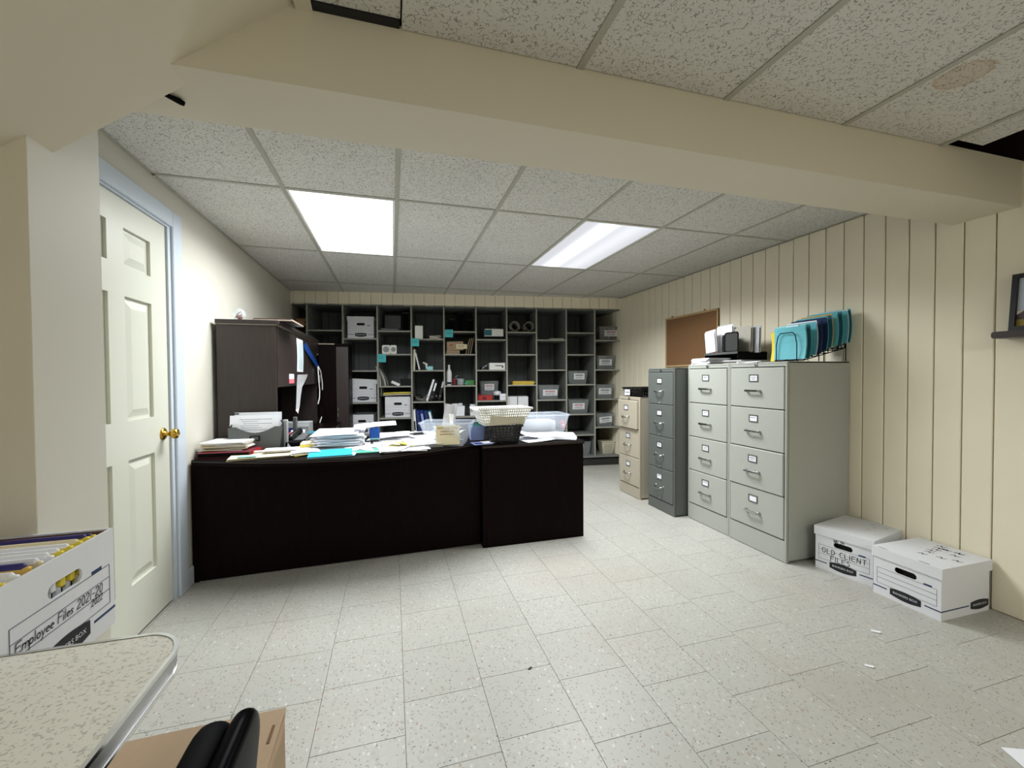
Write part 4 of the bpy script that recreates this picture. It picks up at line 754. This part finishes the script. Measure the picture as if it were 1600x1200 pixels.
sheets('paper_pile', 'white sheets drooping over the desk front in the middle', 'paper', .07, 2.90, z0, .16, .3, .2, 3, ['paper', 'card', 'paper'], .003, .02, curl=.008, seed=31)
tag(MB().sheet(-.11, .1, -.06, .06, lambda u, v_: .03*(1-u)*(1-v_)+.012, .0015, 6, 4).o('yellow_folder', 'yellow', None, (.06, 2.98, z0+.014), (0, 0, -.45)), 'yellow folder corner curling out of the white papers', 'folder')
sheets('paper_pile', 'neat white documents at the desk edge left of the clear tub', 'paper', .185, 3.03, z0+.0, .16, .24, .24, 7, ['paper', 'greypap', 'paper'], .004, .012, curl=.002, seed=37)
# clear tub with tag
t = T('clear_tub', 'clear plastic tub of papers with a tan to-be-sorted tag', 'tub', (.385, 3.04, z0), -.33); MB().frustum(.24, .19, .36, .25, 0, .165, .003).o('tub_body', 'clear', t)
MB().prism(rrect(-.19, .19, -.135, .135, .02), .16, .168, [rrect(-.172, .172, -.117, .117, .015)]).o('tub_rim', 'clear', t)
tg = T('tub_tag', None, None, (0, 0, 0)); tg.parent = t; tg.location = (.02, -.125, .015); tg.rotation_euler = (-.14, 0, .28); tg['label'] = 'tan card tag with brown lettering'
B(-.08, .085, -.003, 0, .0, .135, b=.001).o('tag_card', 'manila', tg)
for zz, s_, sz, mt in ((.115, 'NEEDS TO BE SORTED', .0145, 'brown_ink'), (.092, 'PAPERWORK', .0165, 'maroon')):
    word('lettering', s_, sz, mt, tg, (.0025, -.0036, zz))
m_ = MB(); squiggle(m_, -.05, .05, .07, .006, -.0035, random.Random(3)); m_.o('small_print', 'brown_ink', tg)
t = T('tub_papers', 'crumpled white papers heaped inside the clear tub', 'paper', (.385, 3.04, z0+.005), -.33)
for k in range(9):
    r_ = random.Random(k+40); MB().sheet(-.09, .09, -.06, .06, lambda u, v_: .014*math.sin(5*u+k)*math.cos(4*v_+k), .0015, 6, 5).o('crumpled_sheet', 'paper' if k % 3 else 'card', t, (r_.uniform(-.03, .03), r_.uniform(-.02, .02), .02+.012*k), (r_.uniform(-.16, .16), r_.uniform(-.14, .14), r_.uniform(-1, 1)))
t = T('plastic_bag', 'white plastic sleeve sticking up out of the clear tub', 'bag', (.385, 3.06, z0+.12), -.1); MB().sheet(-.045, .045, 0, .17, lambda u, v_: .012*math.sin(4*u+2*v_), .002, 5, 6, Matrix.Rotation(.16, 4, 'Y') @ FRONT).o('sleeve', 'strip', t); B(-.03, .03, -.006, -.002, .02, .1).o('folded_edge', 'white_pl', t, rot=(0, .16, 0))
t = T('card_sorter', 'blue-grey card box between the tub and the baskets', 'box', (.625, 3.2, z0), -.05); MB().frustum(.1, .1, .112, .11, 0, .11, .003).o('box_body', 'lavender', t)
for k in range(5): B(-.04+.004*k, .045, -.035+.018*k, -.032+.018*k, .02, .13+.006*(k % 3)).o('divider_card', ('seagreen', 'ink', 'paper', 'greypap', 'seagreen')[k], t)
t = T('blue_card', 'pale blue and violet card on the desk left of the black basket', 'card', (.62, 2.975, z0), .1); B(-.07, .07, -.05, .06, 0, .006, b=.001).o('card', 'lavender', t); B(-.06, .0, -.04, .02, .006, .007).o('violet_print', 'purple', t); MB().sheet(0, .09, -.04, .05, lambda u, v_: .008, .001, 2, 2).o('top_card', 'paper', t)
# baskets
t = T('black_basket', 'black plastic basket with round holes on the desk return', 'basket', (.79, 3.03, z0-.004), -.06)
def basket(t, w0, d0, w1, d1, h, nx, nz, hole, mat, oct_):
    c0 = [(-w0/2, -d0/2, 0), (w0/2, -d0/2, 0), (w0/2, d0/2, 0), (-w0/2, d0/2, 0)]; c1 = [(-w1/2, -d1/2, h), (w1/2, -d1/2, h), (w1/2, d1/2, h), (-w1/2, d1/2, h)]
    for k in range(4):
        j = (k+1) % 4; n_ = nx if k % 2 == 0 else max(3, int(nx*d1/w1))
        ob = MB().lattice(c0[k], c0[j], c1[j], c1[k], n_, nz, hole, oct_).o('basket_wall', mat, t); md = ob.modifiers.new('thickness', 'SOLIDIFY'); md.thickness = .004
    B(-w0/2, w0/2, -d0/2, d0/2, -.0, .004).o('basket_floor', mat, t)
    MB().prism(rrect(-w1/2-.012, w1/2+.012, -d1/2-.012, d1/2+.012, .02), h-.004, h+.008, [rrect(-w1/2+.001, w1/2-.001, -d1/2+.001, d1/2-.001, .012)]).o('basket_rim', mat, t)
basket(t, .205, .15, .255, .2, .128, 9, 6, .62, 'black', True)
t = T('white_basket', 'white plastic lattice basket stacked on the black basket', 'basket', (.775, 3.02, z0+.135), .03)
basket(t, .3, .18, .40, .25, .118, 22, 6, .5, 'white_pl', False)
MB().add([(-.11, -.098, .005), (.15, -.098, .0), (.15, -.117, .055), (-.11, -.123, .075)], [(0, 1, 2, 3)]).o('paper_liner', 'ivory_pl', t)
B(-.135, .14, -.085, .085, .006, .05, b=.004).o('contents_pad', 'ivory_pl', t)
# right clear tub and papers
t = T('clear_tub', 'long clear plastic tub of papers behind the baskets', 'tub', (1.21, 3.46, z0), -.05); MB().frustum(.42, .24, .5, .3, 0, .158, .003).o('tub_body', 'clear', t); MB().prism(rrect(-.262, .262, -.162, .162, .02), .152, .162, [rrect(-.243, .243, -.143, .143, .015)]).o('tub_rim', 'clear', t)
B(-.17, .14, -.11, .1, .004, .1).o('papers_inside', 'paper', t); B(-.17, .1, -.116, -.113, .01, .12).o('page_front', 'card', t)
t = T('red_tape_reel', 'red reel at the right end of the clear tub', 'tape', (1.5, 3.56, z0-.0), .1); MB().lathe([(.035, -.012), (.04, 0), (.035, .012)], 16, Matrix.Rotation(PI/2, 4, 'X')).o('reel', 'red', t, (0, 0, .04)); MB().lathe([(.012, -.014), (.012, .014)], 12, Matrix.Rotation(PI/2, 4, 'X')).o('core', 'paper', t, (0, 0, .04))
t = T('open_papers', 'curled open white papers right of the black basket', 'paper', (1.03, 3.08, z0-.003), -.1)
MB().sheet(-.1, .13, -.15, .15, lambda u, v_: .002+.01*u*u, .0015, 6, 4).o('sheet', 'paper', t, (0, -.0, 0), (0, 0, .25)); MB().sheet(-.11, .1, -.05, .14, lambda u, v_: .02+.05*(1-u)**3+.01*v_, .0015, 8, 4).o('curled_sheet', 'paper', t)
t = T('thick_document', 'thick white document with rounded fold at the desk corner', 'paper', (1.255, 3.1, z0-.003), -.36)
for k in range(5): MB().sheet(-.135, .145, -.13, .13, lambda u, v_: .0045*k+.004*math.sin(PI*u), .0042, 6, 3).o('page_block', 'paper' if k % 2 == 0 else 'card', t, (.004*(k % 2), .003*k, .001), (0, 0, .012*k))
MB().tube([(-.138, -.125, .014), (-.138, .125, .014)], .013, 10).o('fold', 'paper', t)
# ------------------------------------------------------------------ filing cabinets, fronts facing -x
def cabinet(x, yfar, w_, dep, h, nd, z0_, zt, mat, label, loop, proud=None, gap=.006, lockdots=False):
    t = T('filing_cabinet', label, 'filing cabinet', (x, yfar, 0), -PI/2)
    B(0, w_, .012, dep, .012, h, b=.003).o('cabinet_shell', mat, t); B(0, w_, .002, dep, h-.012, h, b=.003).o('cabinet_top', mat, t)
    B(.0, .014, 0, .02, .0, h-.012, b=.002).o('front_stile', mat, t); B(w_-.014, w_, 0, .02, 0, h-.012, b=.002).o('front_stile', mat, t)
    B(.014, w_-.014, .003, .02, zt+.004, h-.012).o('top_rail', mat, t); B(.014, w_-.014, .001, .02, 0.004, z0_-.005, b=.001).o('toe_plate', mat, t)
    MB().lathe([(.011, 0), (.011, .005), (.004, .006)], 14, Matrix.Rotation(PI/2, 4, 'X')).o('lock', 'steel', t, (w_*.5, .003, (zt+h)/2)); B(w_*.5-.018, w_*.5+.018, -.0005, .003, zt+.013, h-.022).o('lock_plate', 'greyp', t)
    B(.014, w_-.014, .012, .016, z0_-.005, zt+.004).o('drawer_gap', 'dk', t)
    ph = (zt-z0_)/nd
    for k in range(nd):
        za, zb = z0_+k*ph+gap/2, z0_+(k+1)*ph-gap/2; off = proud.get(k, 0) if proud else 0
        d_ = T('drawer', None, None, (0, -off, 0)); d_.parent = t
        B(.018, w_-.018, -.004, .03+off, za, zb, b=.004).o('drawer_front', mat, d_)
        cz = za+(zb-za)*.74; cx = w_*.47
        MB().prism([(-.038, -.026), (.038, -.026), (.038, .026), (-.038, .026)], 0, .004, [[(-.031, -.019), (.031, -.019), (.031, .019), (-.031, .019)]], Matrix.Translation((cx, -.004, cz)) @ FRONT).o('label_holder', 'greyp' if mat != 'cab_d' else 'steel', d_)
        B(cx-.031, cx+.031, -.0055, -.004, cz-.019, cz+.019).o('label_card', 'paper', d_)
        if not (label.startswith('light grey four-drawer cabinet nearest') and k == 0):
            m_ = MB(); r_ = random.Random(int(x*50+k*7+yfar*31)); squiggle(m_, cx-.022, cx+.02, cz+.002, .006, -.0058, r_); 
            if k % 2: squiggle(m_, cx-.02, cx+.02, cz-.01, .005, -.0058, r_)
            m_.o('label_print', 'ink' if k % 2 else 'pencil', d_)
        hz_ = za+(zb-za)*.42; hw = .055
        if loop:
            MB().tube([(cx-hw, -.004, hz_+.004), (cx-hw, -.022, hz_+.002), (cx-hw*.6, -.036, hz_-.008), (cx, -.04, hz_-.012), (cx+hw*.6, -.036, hz_-.008), (cx+hw, -.022, hz_+.002), (cx+hw, -.004, hz_+.004)], [.005, .006, .006, .006, .006, .006, .005], 8).o('drawer_handle', 'chrome', d_, smooth=True)
            for sx in (-1, 1): MB().lathe([(.009, 0), (.007, .006)], 10, Matrix.Translation((cx+sx*hw, -.004, hz_+.004)) @ FRONT).o('handle_rose', 'chrome', d_)
        else:
            MB().box(cx-hw, cx+hw, -.036, -.024, hz_-.008, hz_+.008, .005).o('drawer_handle', 'chrome', d_)
            for sx in (-1, 1): B(cx+sx*hw-.009, cx+sx*hw+.009, -.026, -.004, hz_-.008, hz_+.008, b=.003).o('handle_post', 'steel', d_)
        if lockdots: MB().lathe([(.007, 0), (.007, .004)], 10, Matrix.Translation((cx, -.004, za+.014)) @ FRONT).o('latch_button', 'greyl', d_)
    return t
cabinet(2.455, 2.592, .484, .545, 1.322, 4, .148, 1.288, 'cab_l', 'light grey four-drawer cabinet nearest the floor boxes', False, {1: .006})
cabinet(2.458, 3.052, .455, .54, 1.322, 4, .14, 1.288, 'cab_l', 'light grey four-drawer cabinet second from the floor boxes', False)
cabinet(2.338, 3.462, .385, .66, 1.298, 4, .10, 1.262, 'cab_d', 'dark grey four-drawer filing cabinet', True, None, .004, True)
cabinet(2.338, 3.99, .385, .66, 1.018, 3, .115, .985, 'cab_b', 'short beige three-drawer cabinet by the shelving', True, {2: .022})
# on the beige cabinet
t = T('black_desk_tray', 'black slotted basket tray with white label on the beige cabinet', 'tray', (2.55, 3.80, 1.019), -PI/2); basket(t, .31, .3, .35, .36, .085, 12, 3, .5, 'black', False); B(-.13, -.03, -.183, -.181, .01, .072).o('tray_label', 'paper', t, rot=(.3*0, 0, 0)); m_ = MB(); squiggle(m_, -.12, -.04, .035, .012, -.184, random.Random(4)); m_.o('label_print', 'pencil', t)
# on the second light grey cabinet
t = T('letter_tray', 'black stacking tray on the light grey cabinet under a file sorter', 'tray', (2.62, 3.04, 1.323), -PI/2); B(0, .36, 0, .3, .085, .092, b=.002).o('tray_deck', 'blackm', t); B(0, .36, .28, .29, 0, .085).o('rear_wall', 'blackm', t); B(0, .008, 0, .29, 0, .085).o('side_wall', 'blackm', t); B(.352, .36, 0, .29, 0, .085).o('side_wall', 'blackm', t); B(-.002, .362, -.006, .0, .08, .098, b=.002).o('front_lip', 'charcoal', t)
sheets('paper_stack', 'white paper ream at the front of the light grey cabinet', 'paper', 2.58, 2.93, 1.323, -PI/2, .2, .22, 6, ['paper', 'card'], .007, .006, curl=.001, seed=51)
sheets('paper_stack', 'grey papers beside the white ream on the cabinet', 'paper', 2.75, 2.72, 1.323, -PI/2, .22, .3, 4, ['greypap', 'card'], .006, .01, curl=.001, seed=53)
t = T('file_sorter', 'black upright file sorter holding folders on the letter tray', 'file sorter', (2.63, 3.03, 1.416), -PI/2)
B(.0, .35, 0, .28, 0, .006).o('sorter_base', 'blackm', t)
for k, (x0, w_) in enumerate(((.12, .16), (.175, .13))): MB().prism(rrect(x0, x0+w_, .006, .155, .02), -.004, 0, (), Matrix.Translation((0, .05+.09*k, 0)) @ FRONT).o('sorter_panel', 'black', t)
MB().prism(rrect(.2, .345, .004, .165, .022), -.005, 0, [rrect(.21, .335, .012, .156, .016)], FRONT).o('sorter_frame', 'blackm', t); MB().prism(rrect(.209, .336, .01, .158, .016), -.0035, -.0015, (), FRONT).o('sorter_panel', 'sorter', t)
for k, (x0, x1, yy, hh, tl, mt, lb) in enumerate(((-.02, .10, .02, .2, -.22, 'paper', 'white folded papers leaning out of the black file sorter, leftmost'), (.02, .20, .1, .24, -.06, 'card', 'white folder standing tall in the file sorter'),
                                                 (.14, .36, .12, .22, .04, 'greypap', 'grey-white folder behind the sorter front panel'), (.16, .4, .16, .222, .06, 'strip', 'pale plastic sleeve at the right of the file sorter'))):
    q = T('file_folder', lb, 'folder', t.location, -PI/2); MB().box(x0, x1, yy, yy+.006, .007, hh, .002, Matrix.Translation((0, 0, 0)) @ Matrix.Rotation(0, 4, 'Y')).o('back_leaf', mt, q, rot=(0, tl*.5, 0)); MB().box(x0+.003, x1-.004, yy-.012, yy-.009, .007, hh-.014, .001).o('front_leaf', 'paper' if k < 2 else mt, q, rot=(0, tl*.5, 0))
# on the nearest cabinet
sheets('paper_stack', 'flat white sheets at the front edge of the nearest cabinet', 'paper', 2.55, 2.43, 1.323, -PI/2, .2, .18, 2, ['paper', 'card'], .005, .004, curl=.0, seed=57)
t = T('wire_file_sorter', 'black wire step sorter on the nearest light grey cabinet', 'file sorter', (2.52, 2.255, 1.324), -PI/2)   # local x across the cabinet, y to the wall
W_ = .15
def rise(y): return .004+.23*max(0, y-.06)
for x in (0, W_):
    MB().tube([(x, 0, .004), (x, .06, .004), (x, .44, rise(.44))], .003, 6).o('side_wire', 'blackm', t); MB().tube([(x, .08, .022), (x, .44, rise(.44)+.03)], .003, 6).o('side_wire', 'blackm', t)
    for y in (.2, .44): MB().tube([(x, y, .0), (x, y, rise(y)+.03)], .003, 6).o('leg_wire', 'blackm', t)
    for y in (.1, .14, .18, .24, .28, .32, .36, .4): MB().tube([(x, y, rise(y)), (x, y, rise(y)+.028)], .0025, 5).o('stub_wire', 'blackm', t)
for y in (.01, .1, .19, .28, .37, .43):
    z = rise(y); MB().tube([(0, y, z), (.0, y, z+.11), (.012, y, z+.165), (.03, y, z+.185), (W_-.03, y, z+.185), (W_-.012, y, z+.165), (W_, y, z+.11), (W_, y, z)], .003, 6).o('hoop', 'blackm', t)
    MB().tube([(0, y, z), (W_, y, z)], .003, 6).o('cross_wire', 'blackm', t)
fo = [(.022, 'mint', 'teal', 'teal folder at the front of the wire sorter'), (.06, 'teal', 'teal_d', 'dark teal folder second in the wire sorter'), (.115, 'paper', 'teal', 'teal folder with white edge, third in the wire sorter'), (.155, 'dkblue', 'dkblue', 'navy folder in the wire sorter'), (.205, 'teal', 'dkblue', 'blue folder behind the navy one in the wire sorter'),
      (.245, 'ochre', 'teal_d', 'teal folder with ochre lining in the wire sorter'), (.295, 'teal', 'teal', 'teal folder sixth-row in the wire sorter, rising'), (.335, 'teal', 'teal_d', 'dark teal folder near the back of the wire sorter'), (.385, 'paper', 'teal', 'teal folder with white pages near the wall'), (.412, 'teal', 'teal_d', 'rearmost teal folder against the wall')]
for k, (y, mi, mo, lb) in enumerate(fo):
    q = T('teal_folder', lb, 'folder', t.location, -PI/2, None); zb = rise(y)+.006+min(.034, y*.13); x0, x1 = -.025, W_+.045
    MB().sheet(x0, x1, zb, zb+.215, lambda u, v_: -(y+.012*math.sin(PI*v_)*(.3+u)), .002, 4, 6, FRONT).o('front_leaf', mo, q); MB().sheet(x0+.004, x1-.004, zb, zb+.225, lambda u, v_: -(y+.011+.012*math.sin(PI*v_)*(.3+u)), .002, 4, 6, FRONT).o('back_leaf', mi, q)
    if k == 0: B(.06, .15, y-.0, y+.02, zb+.21, zb+.222).o('white_tab', 'paper', q)
q = T('yellow_pad', 'pale yellow pad standing at the left of the teal folders', 'pad', t.location, -PI/2); MB().sheet(-.06, -.028, .004, .2, lambda u, v_: -.03-.012*math.sin(PI*v_), .004, 3, 6, FRONT).o('pad_pages', 'yellow', q); B(-.058, -.03, .035, .045, .18, .204).o('pad_binding', 'ochre', q)
# ------------------------------------------------------------------ right wall: cork board, shelf, picture
t = T('cork_board', 'brown cork board in light wood frame on the plank wall', 'board', (XR, 4.1, 1.33), -PI/2); B(0, .8, -.014, -.002, 0, .54).o('cork', 'cork', t)
for a in ((0, .8, -.02, -.001, .525, .545), (0, .8, -.02, -.001, -.005, .015), (-.0, .018, -.0195, -.001, .015, .525), (.782, .8, -.0195, -.001, .015, .525)): B(*a, b=.003).o('board_frame', 'oak', t)
for x in (.12, .62): MB().lathe([(.012, 0), (.012, .01), (.005, .014)], 10, Matrix.Translation((x, -.012, .552)) @ FRONT).o('hanger', 'oak', t)
t = T('wall_shelf', 'dark walnut floating shelf on the plank wall at right', 'shelf', (XR, 1.36, 1.41), -PI/2); MB().prism(rrect(0, .8, 0, .034, .012), 0, .115, (), FRONT).o('shelf_board', 'walnut', t); B(.02, .78, -.012, 0, .006, .028).o('wall_rail', 'walnut', t)
t = T('landscape_picture', 'black framed landscape photograph on the wall shelf', 'picture frame', (XR-.06, 1.318, 1.445), -PI/2); TL = Matrix.Rotation(-.1, 4, 'X')
MB().prism([(0, 0), (.4, 0), (.4, .28), (0, .28)], 0, .015, [[(.02, .02), (.38, .02), (.38, .26), (.02, .26)]], TL @ FRONT).o('frame', 'black', t); MB().box(.015, .385, .002, .006, .1, .265, 0, TL).o('photo_sky', 'sky', t)
MB().box(.015, .385, .0015, .006, .015, .06, 0, TL).o('photo_field', 'field', t); MB().prism([(.015, .055), (.385, .055), (.385, .12), (.25, .1), (.12, .125), (.06, .11), (.015, .075)], -.0058, -.0012, (), TL @ FRONT).o('photo_hills', 'hill', t); B(.19, .21, .005, .05, .0, .02).o('easel_foot', 'black', t)
# ------------------------------------------------------------------ boxes on the floor, right
b2 = banker((2.615, 1.545, 0), -PI/2, 'white lidded storage box on the floor, scribbles on its lid', w=.305, d=.375, h=.262, side_logo=True)
m_ = MB(); r_ = random.Random(77)
for k in range(13):
    x, y = r_.uniform(-.05, .14), r_.uniform(.1, .34); m_.ribbon([(x, y), (x+.012, y+.016), (x+.02, y), (x+.032, y+.014)], .006, .2657)
m_.o('lid_scribbles', 'pencil', b2); 
for x in (-.11, .08): B(x-.022, x+.022, .002, .006, .2652, .2658).o('lid_slot', 'dk', b2)
b1 = banker((2.632, 1.878, 0), -PI/2+.21, 'white lidded storage box marked for old client files, beside cabinet', w=.30, d=.375, h=.268, side_logo=False)
m_ = MB(); FR = Matrix.Translation((0, -.001, 0)) @ FRONT
handwrite(m_, 'OLD CLIENT', -.112, .112, .030, .0034, .05, mx=FR); handwrite(m_, 'FILES', -.065, .072, .030, .0034, .05, mx=FR); handwrite(m_, 'WK 59', -.05, .1935, .017, .0024, .1, .05, mx=FR); m_.o('hand_lettering', 'ink', b1)['kind'] = 'stuff'
m_ = MB(); r_ = random.Random(71)
for k in range(4): x, y = r_.uniform(0.02, .1), r_.uniform(.16, .3); m_.ribbon([(x, y), (x+.012, y+.01), (x+.022, y)], .0035, .2717)
m_.o('lid_scribbles', 'pencil', b1)
# scraps on the floor
for (x, y, l_, rz, mt, lb) in ((1.925, 1.262, .03, -.9, 'paper', 'small white paper scrap on the open floor right'), (2.215, 1.425, .035, -.9, 'paper', 'thin white paper scrap nearer the floor boxes'), (.544, 1.656, .018, .3, 'ink', 'black fleck on the floor tiles mid room'), (.401, 2.9, .014, .5, 'paper', 'tiny white crumb by the desk foot')):
    tag(MB().sheet(-l_/2, l_/2, -l_*.22, l_*.22, lambda u, v_: .001+.003*u*u, .0008, 4, 2).o('floor_scrap', mt, None, (x, y, .0005), (0, 0, rz)), lb, 'scrap')
o_ = tag(MB().sheet(0, .216, -.279, 0, lambda u, v_: .001+.004*u*v_, .0006, 4, 4).o('paper_sheet', 'paper', None, (1.918, .862, .0005), (0, 0, -.42)), 'white paper sheet lying on the floor at the lower right corner', 'paper')
# ------------------------------------------------------------------ near left: table, boxes, chair
tb = T('laminate_table', 'speckled grey laminate table with rounded chrome edge', 'table', (-.388, .957, 0))
tp = [(-1.5, -1.1), (0, -1.1)]+arc(-.075, -.085, .075, .085, -8, 82, 8)+[(-.15, 0), (-1.5, 0)]
MB().prism(tp, .722, .744).o('table_top', M['lam'], tb)
ed = [(x+.0, y) for x, y in [(-.012, -1.1)]+arc(-.075, -.085, .0755, .0855, -8, 82, 10)+[(-.15, .0005), (-1.5, .0005)]]
ed[0] = (-.001, -1.1)
def band(mb, path, off, z0_, z1_):
    n = len(path); vs = []; fs = []
    for i, (x, y) in enumerate(path):
        a = path[max(0, i-1)]; b_ = path[min(n-1, i+1)]; dx, dy = b_[0]-a[0], b_[1]-a[1]; L = math.hypot(dx, dy); nx_, ny_ = dy/L, -dx/L
        for o_, z in ((0, z0_), (off, z0_), (off, z1_), (0, z1_)): vs.append((x+nx_*o_, y+ny_*o_, z))
    for i in range(n-1):
        for k in range(4): j = (k+1) % 4; fs.append((i*4+k, (i+1)*4+k, (i+1)*4+j, i*4+j))
    return mb.add(vs, fs)
tp2 = [(-.0, -1.1)]+tp[2:]
band(MB(), tp2, .004, .708, .7445).o('edge_trim', 'steel', tb); band(MB(), tp2, .0065, .7385, .7455).o('edge_bead', 'chrome', tb); band(MB(), tp2, .0055, .706, .711).o('edge_bead', 'chrome', tb)
MB().prism([(x*.96-.03, y*.96-.02) for x, y in tp], .69, .722).o('apron', 'greyp', tb)
for x, y in ((-.16, -.1), (-1.4, -.1), (-.16, -1.0), (-1.4, -1.0)): MB().tube([(x, y, .004), (x, y, .69)], .019, 12).o('table_leg', 'chrome', tb, smooth=True)
# boxes behind the table: two closed, one open on top
EX, EY = -.693, 1.14
for k in range(2): banker((EX-.02, EY-.03, .3065*k), PI/2, 'closed white storage box hidden behind the laminate table, %s' % ('upper' if k else 'lower'), w=.26, d=.30, h=.3055, lid=False, group=None)
eb = banker((EX, EY, .6135), PI/2, 'open white box of employee files behind the laminate table', w=.325, d=.31, h=.244, lid=False, hf=.73, zf=.645)
MB().box(-.155, .155, .3045, .3052, .02, .24).box(.1568, .1575, .006, .304, .02, .24).o('inner_board', 'card_in', eb)
m_ = MB(); FR = Matrix.Translation((0, -.0012, 0)) @ FRONT
handwrite(m_, 'Employee Files 2021-20', -.132, .104, .0205, .0022, .12, .07, mx=FR); handwrite(m_, '2022', .075, .085, .0155, .002, .12, .07, mx=FR); m_.o('hand_lettering', 'ink', eb)['kind'] = 'stuff'
fdr = [(-.128, 'manila', 'yellow', .012), (-.098, 'paper', 'paper', .016), (-.07, 'purple', 'ochre', .022), (-.04, 'paper', 'manila', .02), (-.012, 'paper', 'paper', .02), (.016, 'paper', 'yellow', .018), (.045, 'paper', 'yellow', .017), (.075, 'manila', 'yellow', .016), (.10, 'purple', 'yellow', .018), (.122, 'purple', 'yellow', .012)]
lb_ = ['manila hanging folder at the near end of the open file box', 'white hanging folder second from the near end of the file box', 'purple hanging folder near the front of the file box', 'white hanging folder just behind the front purple one', 'white hanging folder in the middle of the file box', 'white folder with yellow tab in the middle of the file box', 'white folder with yellow tab, farther back in the file box', 'cream folder with yellow tab toward the far end of the file box', 'purple folder with yellow tab near the far end', 'last purple folder at the far end of the file box']
for k, (x, mt, tbm, up_) in enumerate(fdr):
    q = T('hanging_folder', lb_[k], 'folder', eb.location, PI/2); q.location.z += .006
    MB().box(x-.006, x+.006, .02, .295, 0, .228+up_, .004).o('folder_leaf', mt, q); B(x-.0065, x+.0055, .012, .075, .16, .229+up_*.6, b=.003).o('index_tab', tbm, q)
    MB().tube([(x, .008, .232), (x, .302, .232)], .0025, 5).o('hanger_rod', 'steel', q)
# kraft carton on the floor
kb_ = T('kraft_box', 'plain brown cardboard box on the floor below the table', 'box', (-.49, 1.05, 0)); 
MB().box(-.205, .205, -.165, .165, 0, .352, .003).o('box_body', 'kraft', kb_); MB().sheet(-.207, .208, -.168, .168, lambda u, v_: .353+.006*v_*u, .003, 6, 4).o('top_flap', 'kraft', kb_)
MB().add([(.208, .168, .356), (.214, .1, .34), (.214, -.168, .30), (.207, -.168, .353)], [(0, 1, 2, 3), (3, 2, 1, 0)]).o('side_flap', 'kraft', kb_); B(.188, .195, .06, .115, .3595, .3615).o('flap_slot', 'card_in', kb_)
# chair drawn up sideways under the table
ch = T('black_chair', 'black padded chair pushed in at the table side', 'chair', (-.30, .60, 0))
def backpad(x0, x1, top_, mat, name, r):
    MB().prism(rrect(-.2, .245, .40, top_, r, 8), x0, x1, (), Matrix.Rotation(.0, 4, 'Z') @ Matrix(((0, 0, 1, 0), (1, 0, 0, 0), (0, 1, 0, 0), (0, 0, 0, 1)))).o(name, mat, ch, smooth=False)
def rounded_pad(x0, x1, y0, y1, z0_, z1_, mat, name, tilt):
    n = 9; m_ = MB(); cx = (x0+x1)/2; rx = (x1-x0)/2; rings = []
    for k in range(n+1):
        a = PI*k/n; xx = cx-rx*math.cos(a); sc_ = math.sin(a)**.45 if 0 < k < n else 0.15; ins = (1-sc_)*.022
        rings.append([(xx, y, z) for y, z in rrect(y0+ins, y1-ins, z0_+ins, z1_-ins, .085-ins*.4, 7)])
    L = len(rings[0]); vs = [p for r_ in rings for p in r_]; fs = [tuple(range(L))[::-1], tuple(n*L+k for k in range(L))]
    for k in range(n):
        for i in range(L): j = (i+1) % L; fs.append((k*L+i, k*L+j, (k+1)*L+j, (k+1)*L+i))
    m_.add(vs, fs); return m_.o(name, mat, ch, (0, 0, 0), (0, tilt, 0), smooth=True)
TLT = .10
rounded_pad(-.082, -.036, -.2, .248, .40, .668, 'blackm', 'back_pad', TLT); rounded_pad(-.034, .0, -.21, .262, .40, .675, 'gloss', 'back_shell', TLT)
q = rounded_pad(-.43, -.0, -.21, .21, .40, .62, 'blackm', 'seat_tmp', 0); D.objects.remove(q)
MB().prism(rrect(-.46, -.05, -.21, .21, .07, 6), .42, .465).o('seat', 'blackm', ch); MB().tube([(-.03, 0, .43), (.015, 0, .5), (.02, 0, .56)], .02, 8).o('back_post', 'black', ch)
MB().tube([(-.25, 0, .08), (-.25, 0, .42)], .025, 12).o('gas_column', 'chrome', ch)
for k in range(5):
    a = 2*PI*k/5+.3; MB().tube([(-.25, 0, .09), (-.25+.25*math.cos(a), .25*math.sin(a), .06)], [.022, .014], 8).o('base_arm', 'black', ch); MB().lathe([(.025, -.012), (.028, 0), (.025, .012)], 12, Matrix.Translation((-.25+.25*math.cos(a), .25*math.sin(a), .028)) @ FRONT).o('caster', 'black', ch)
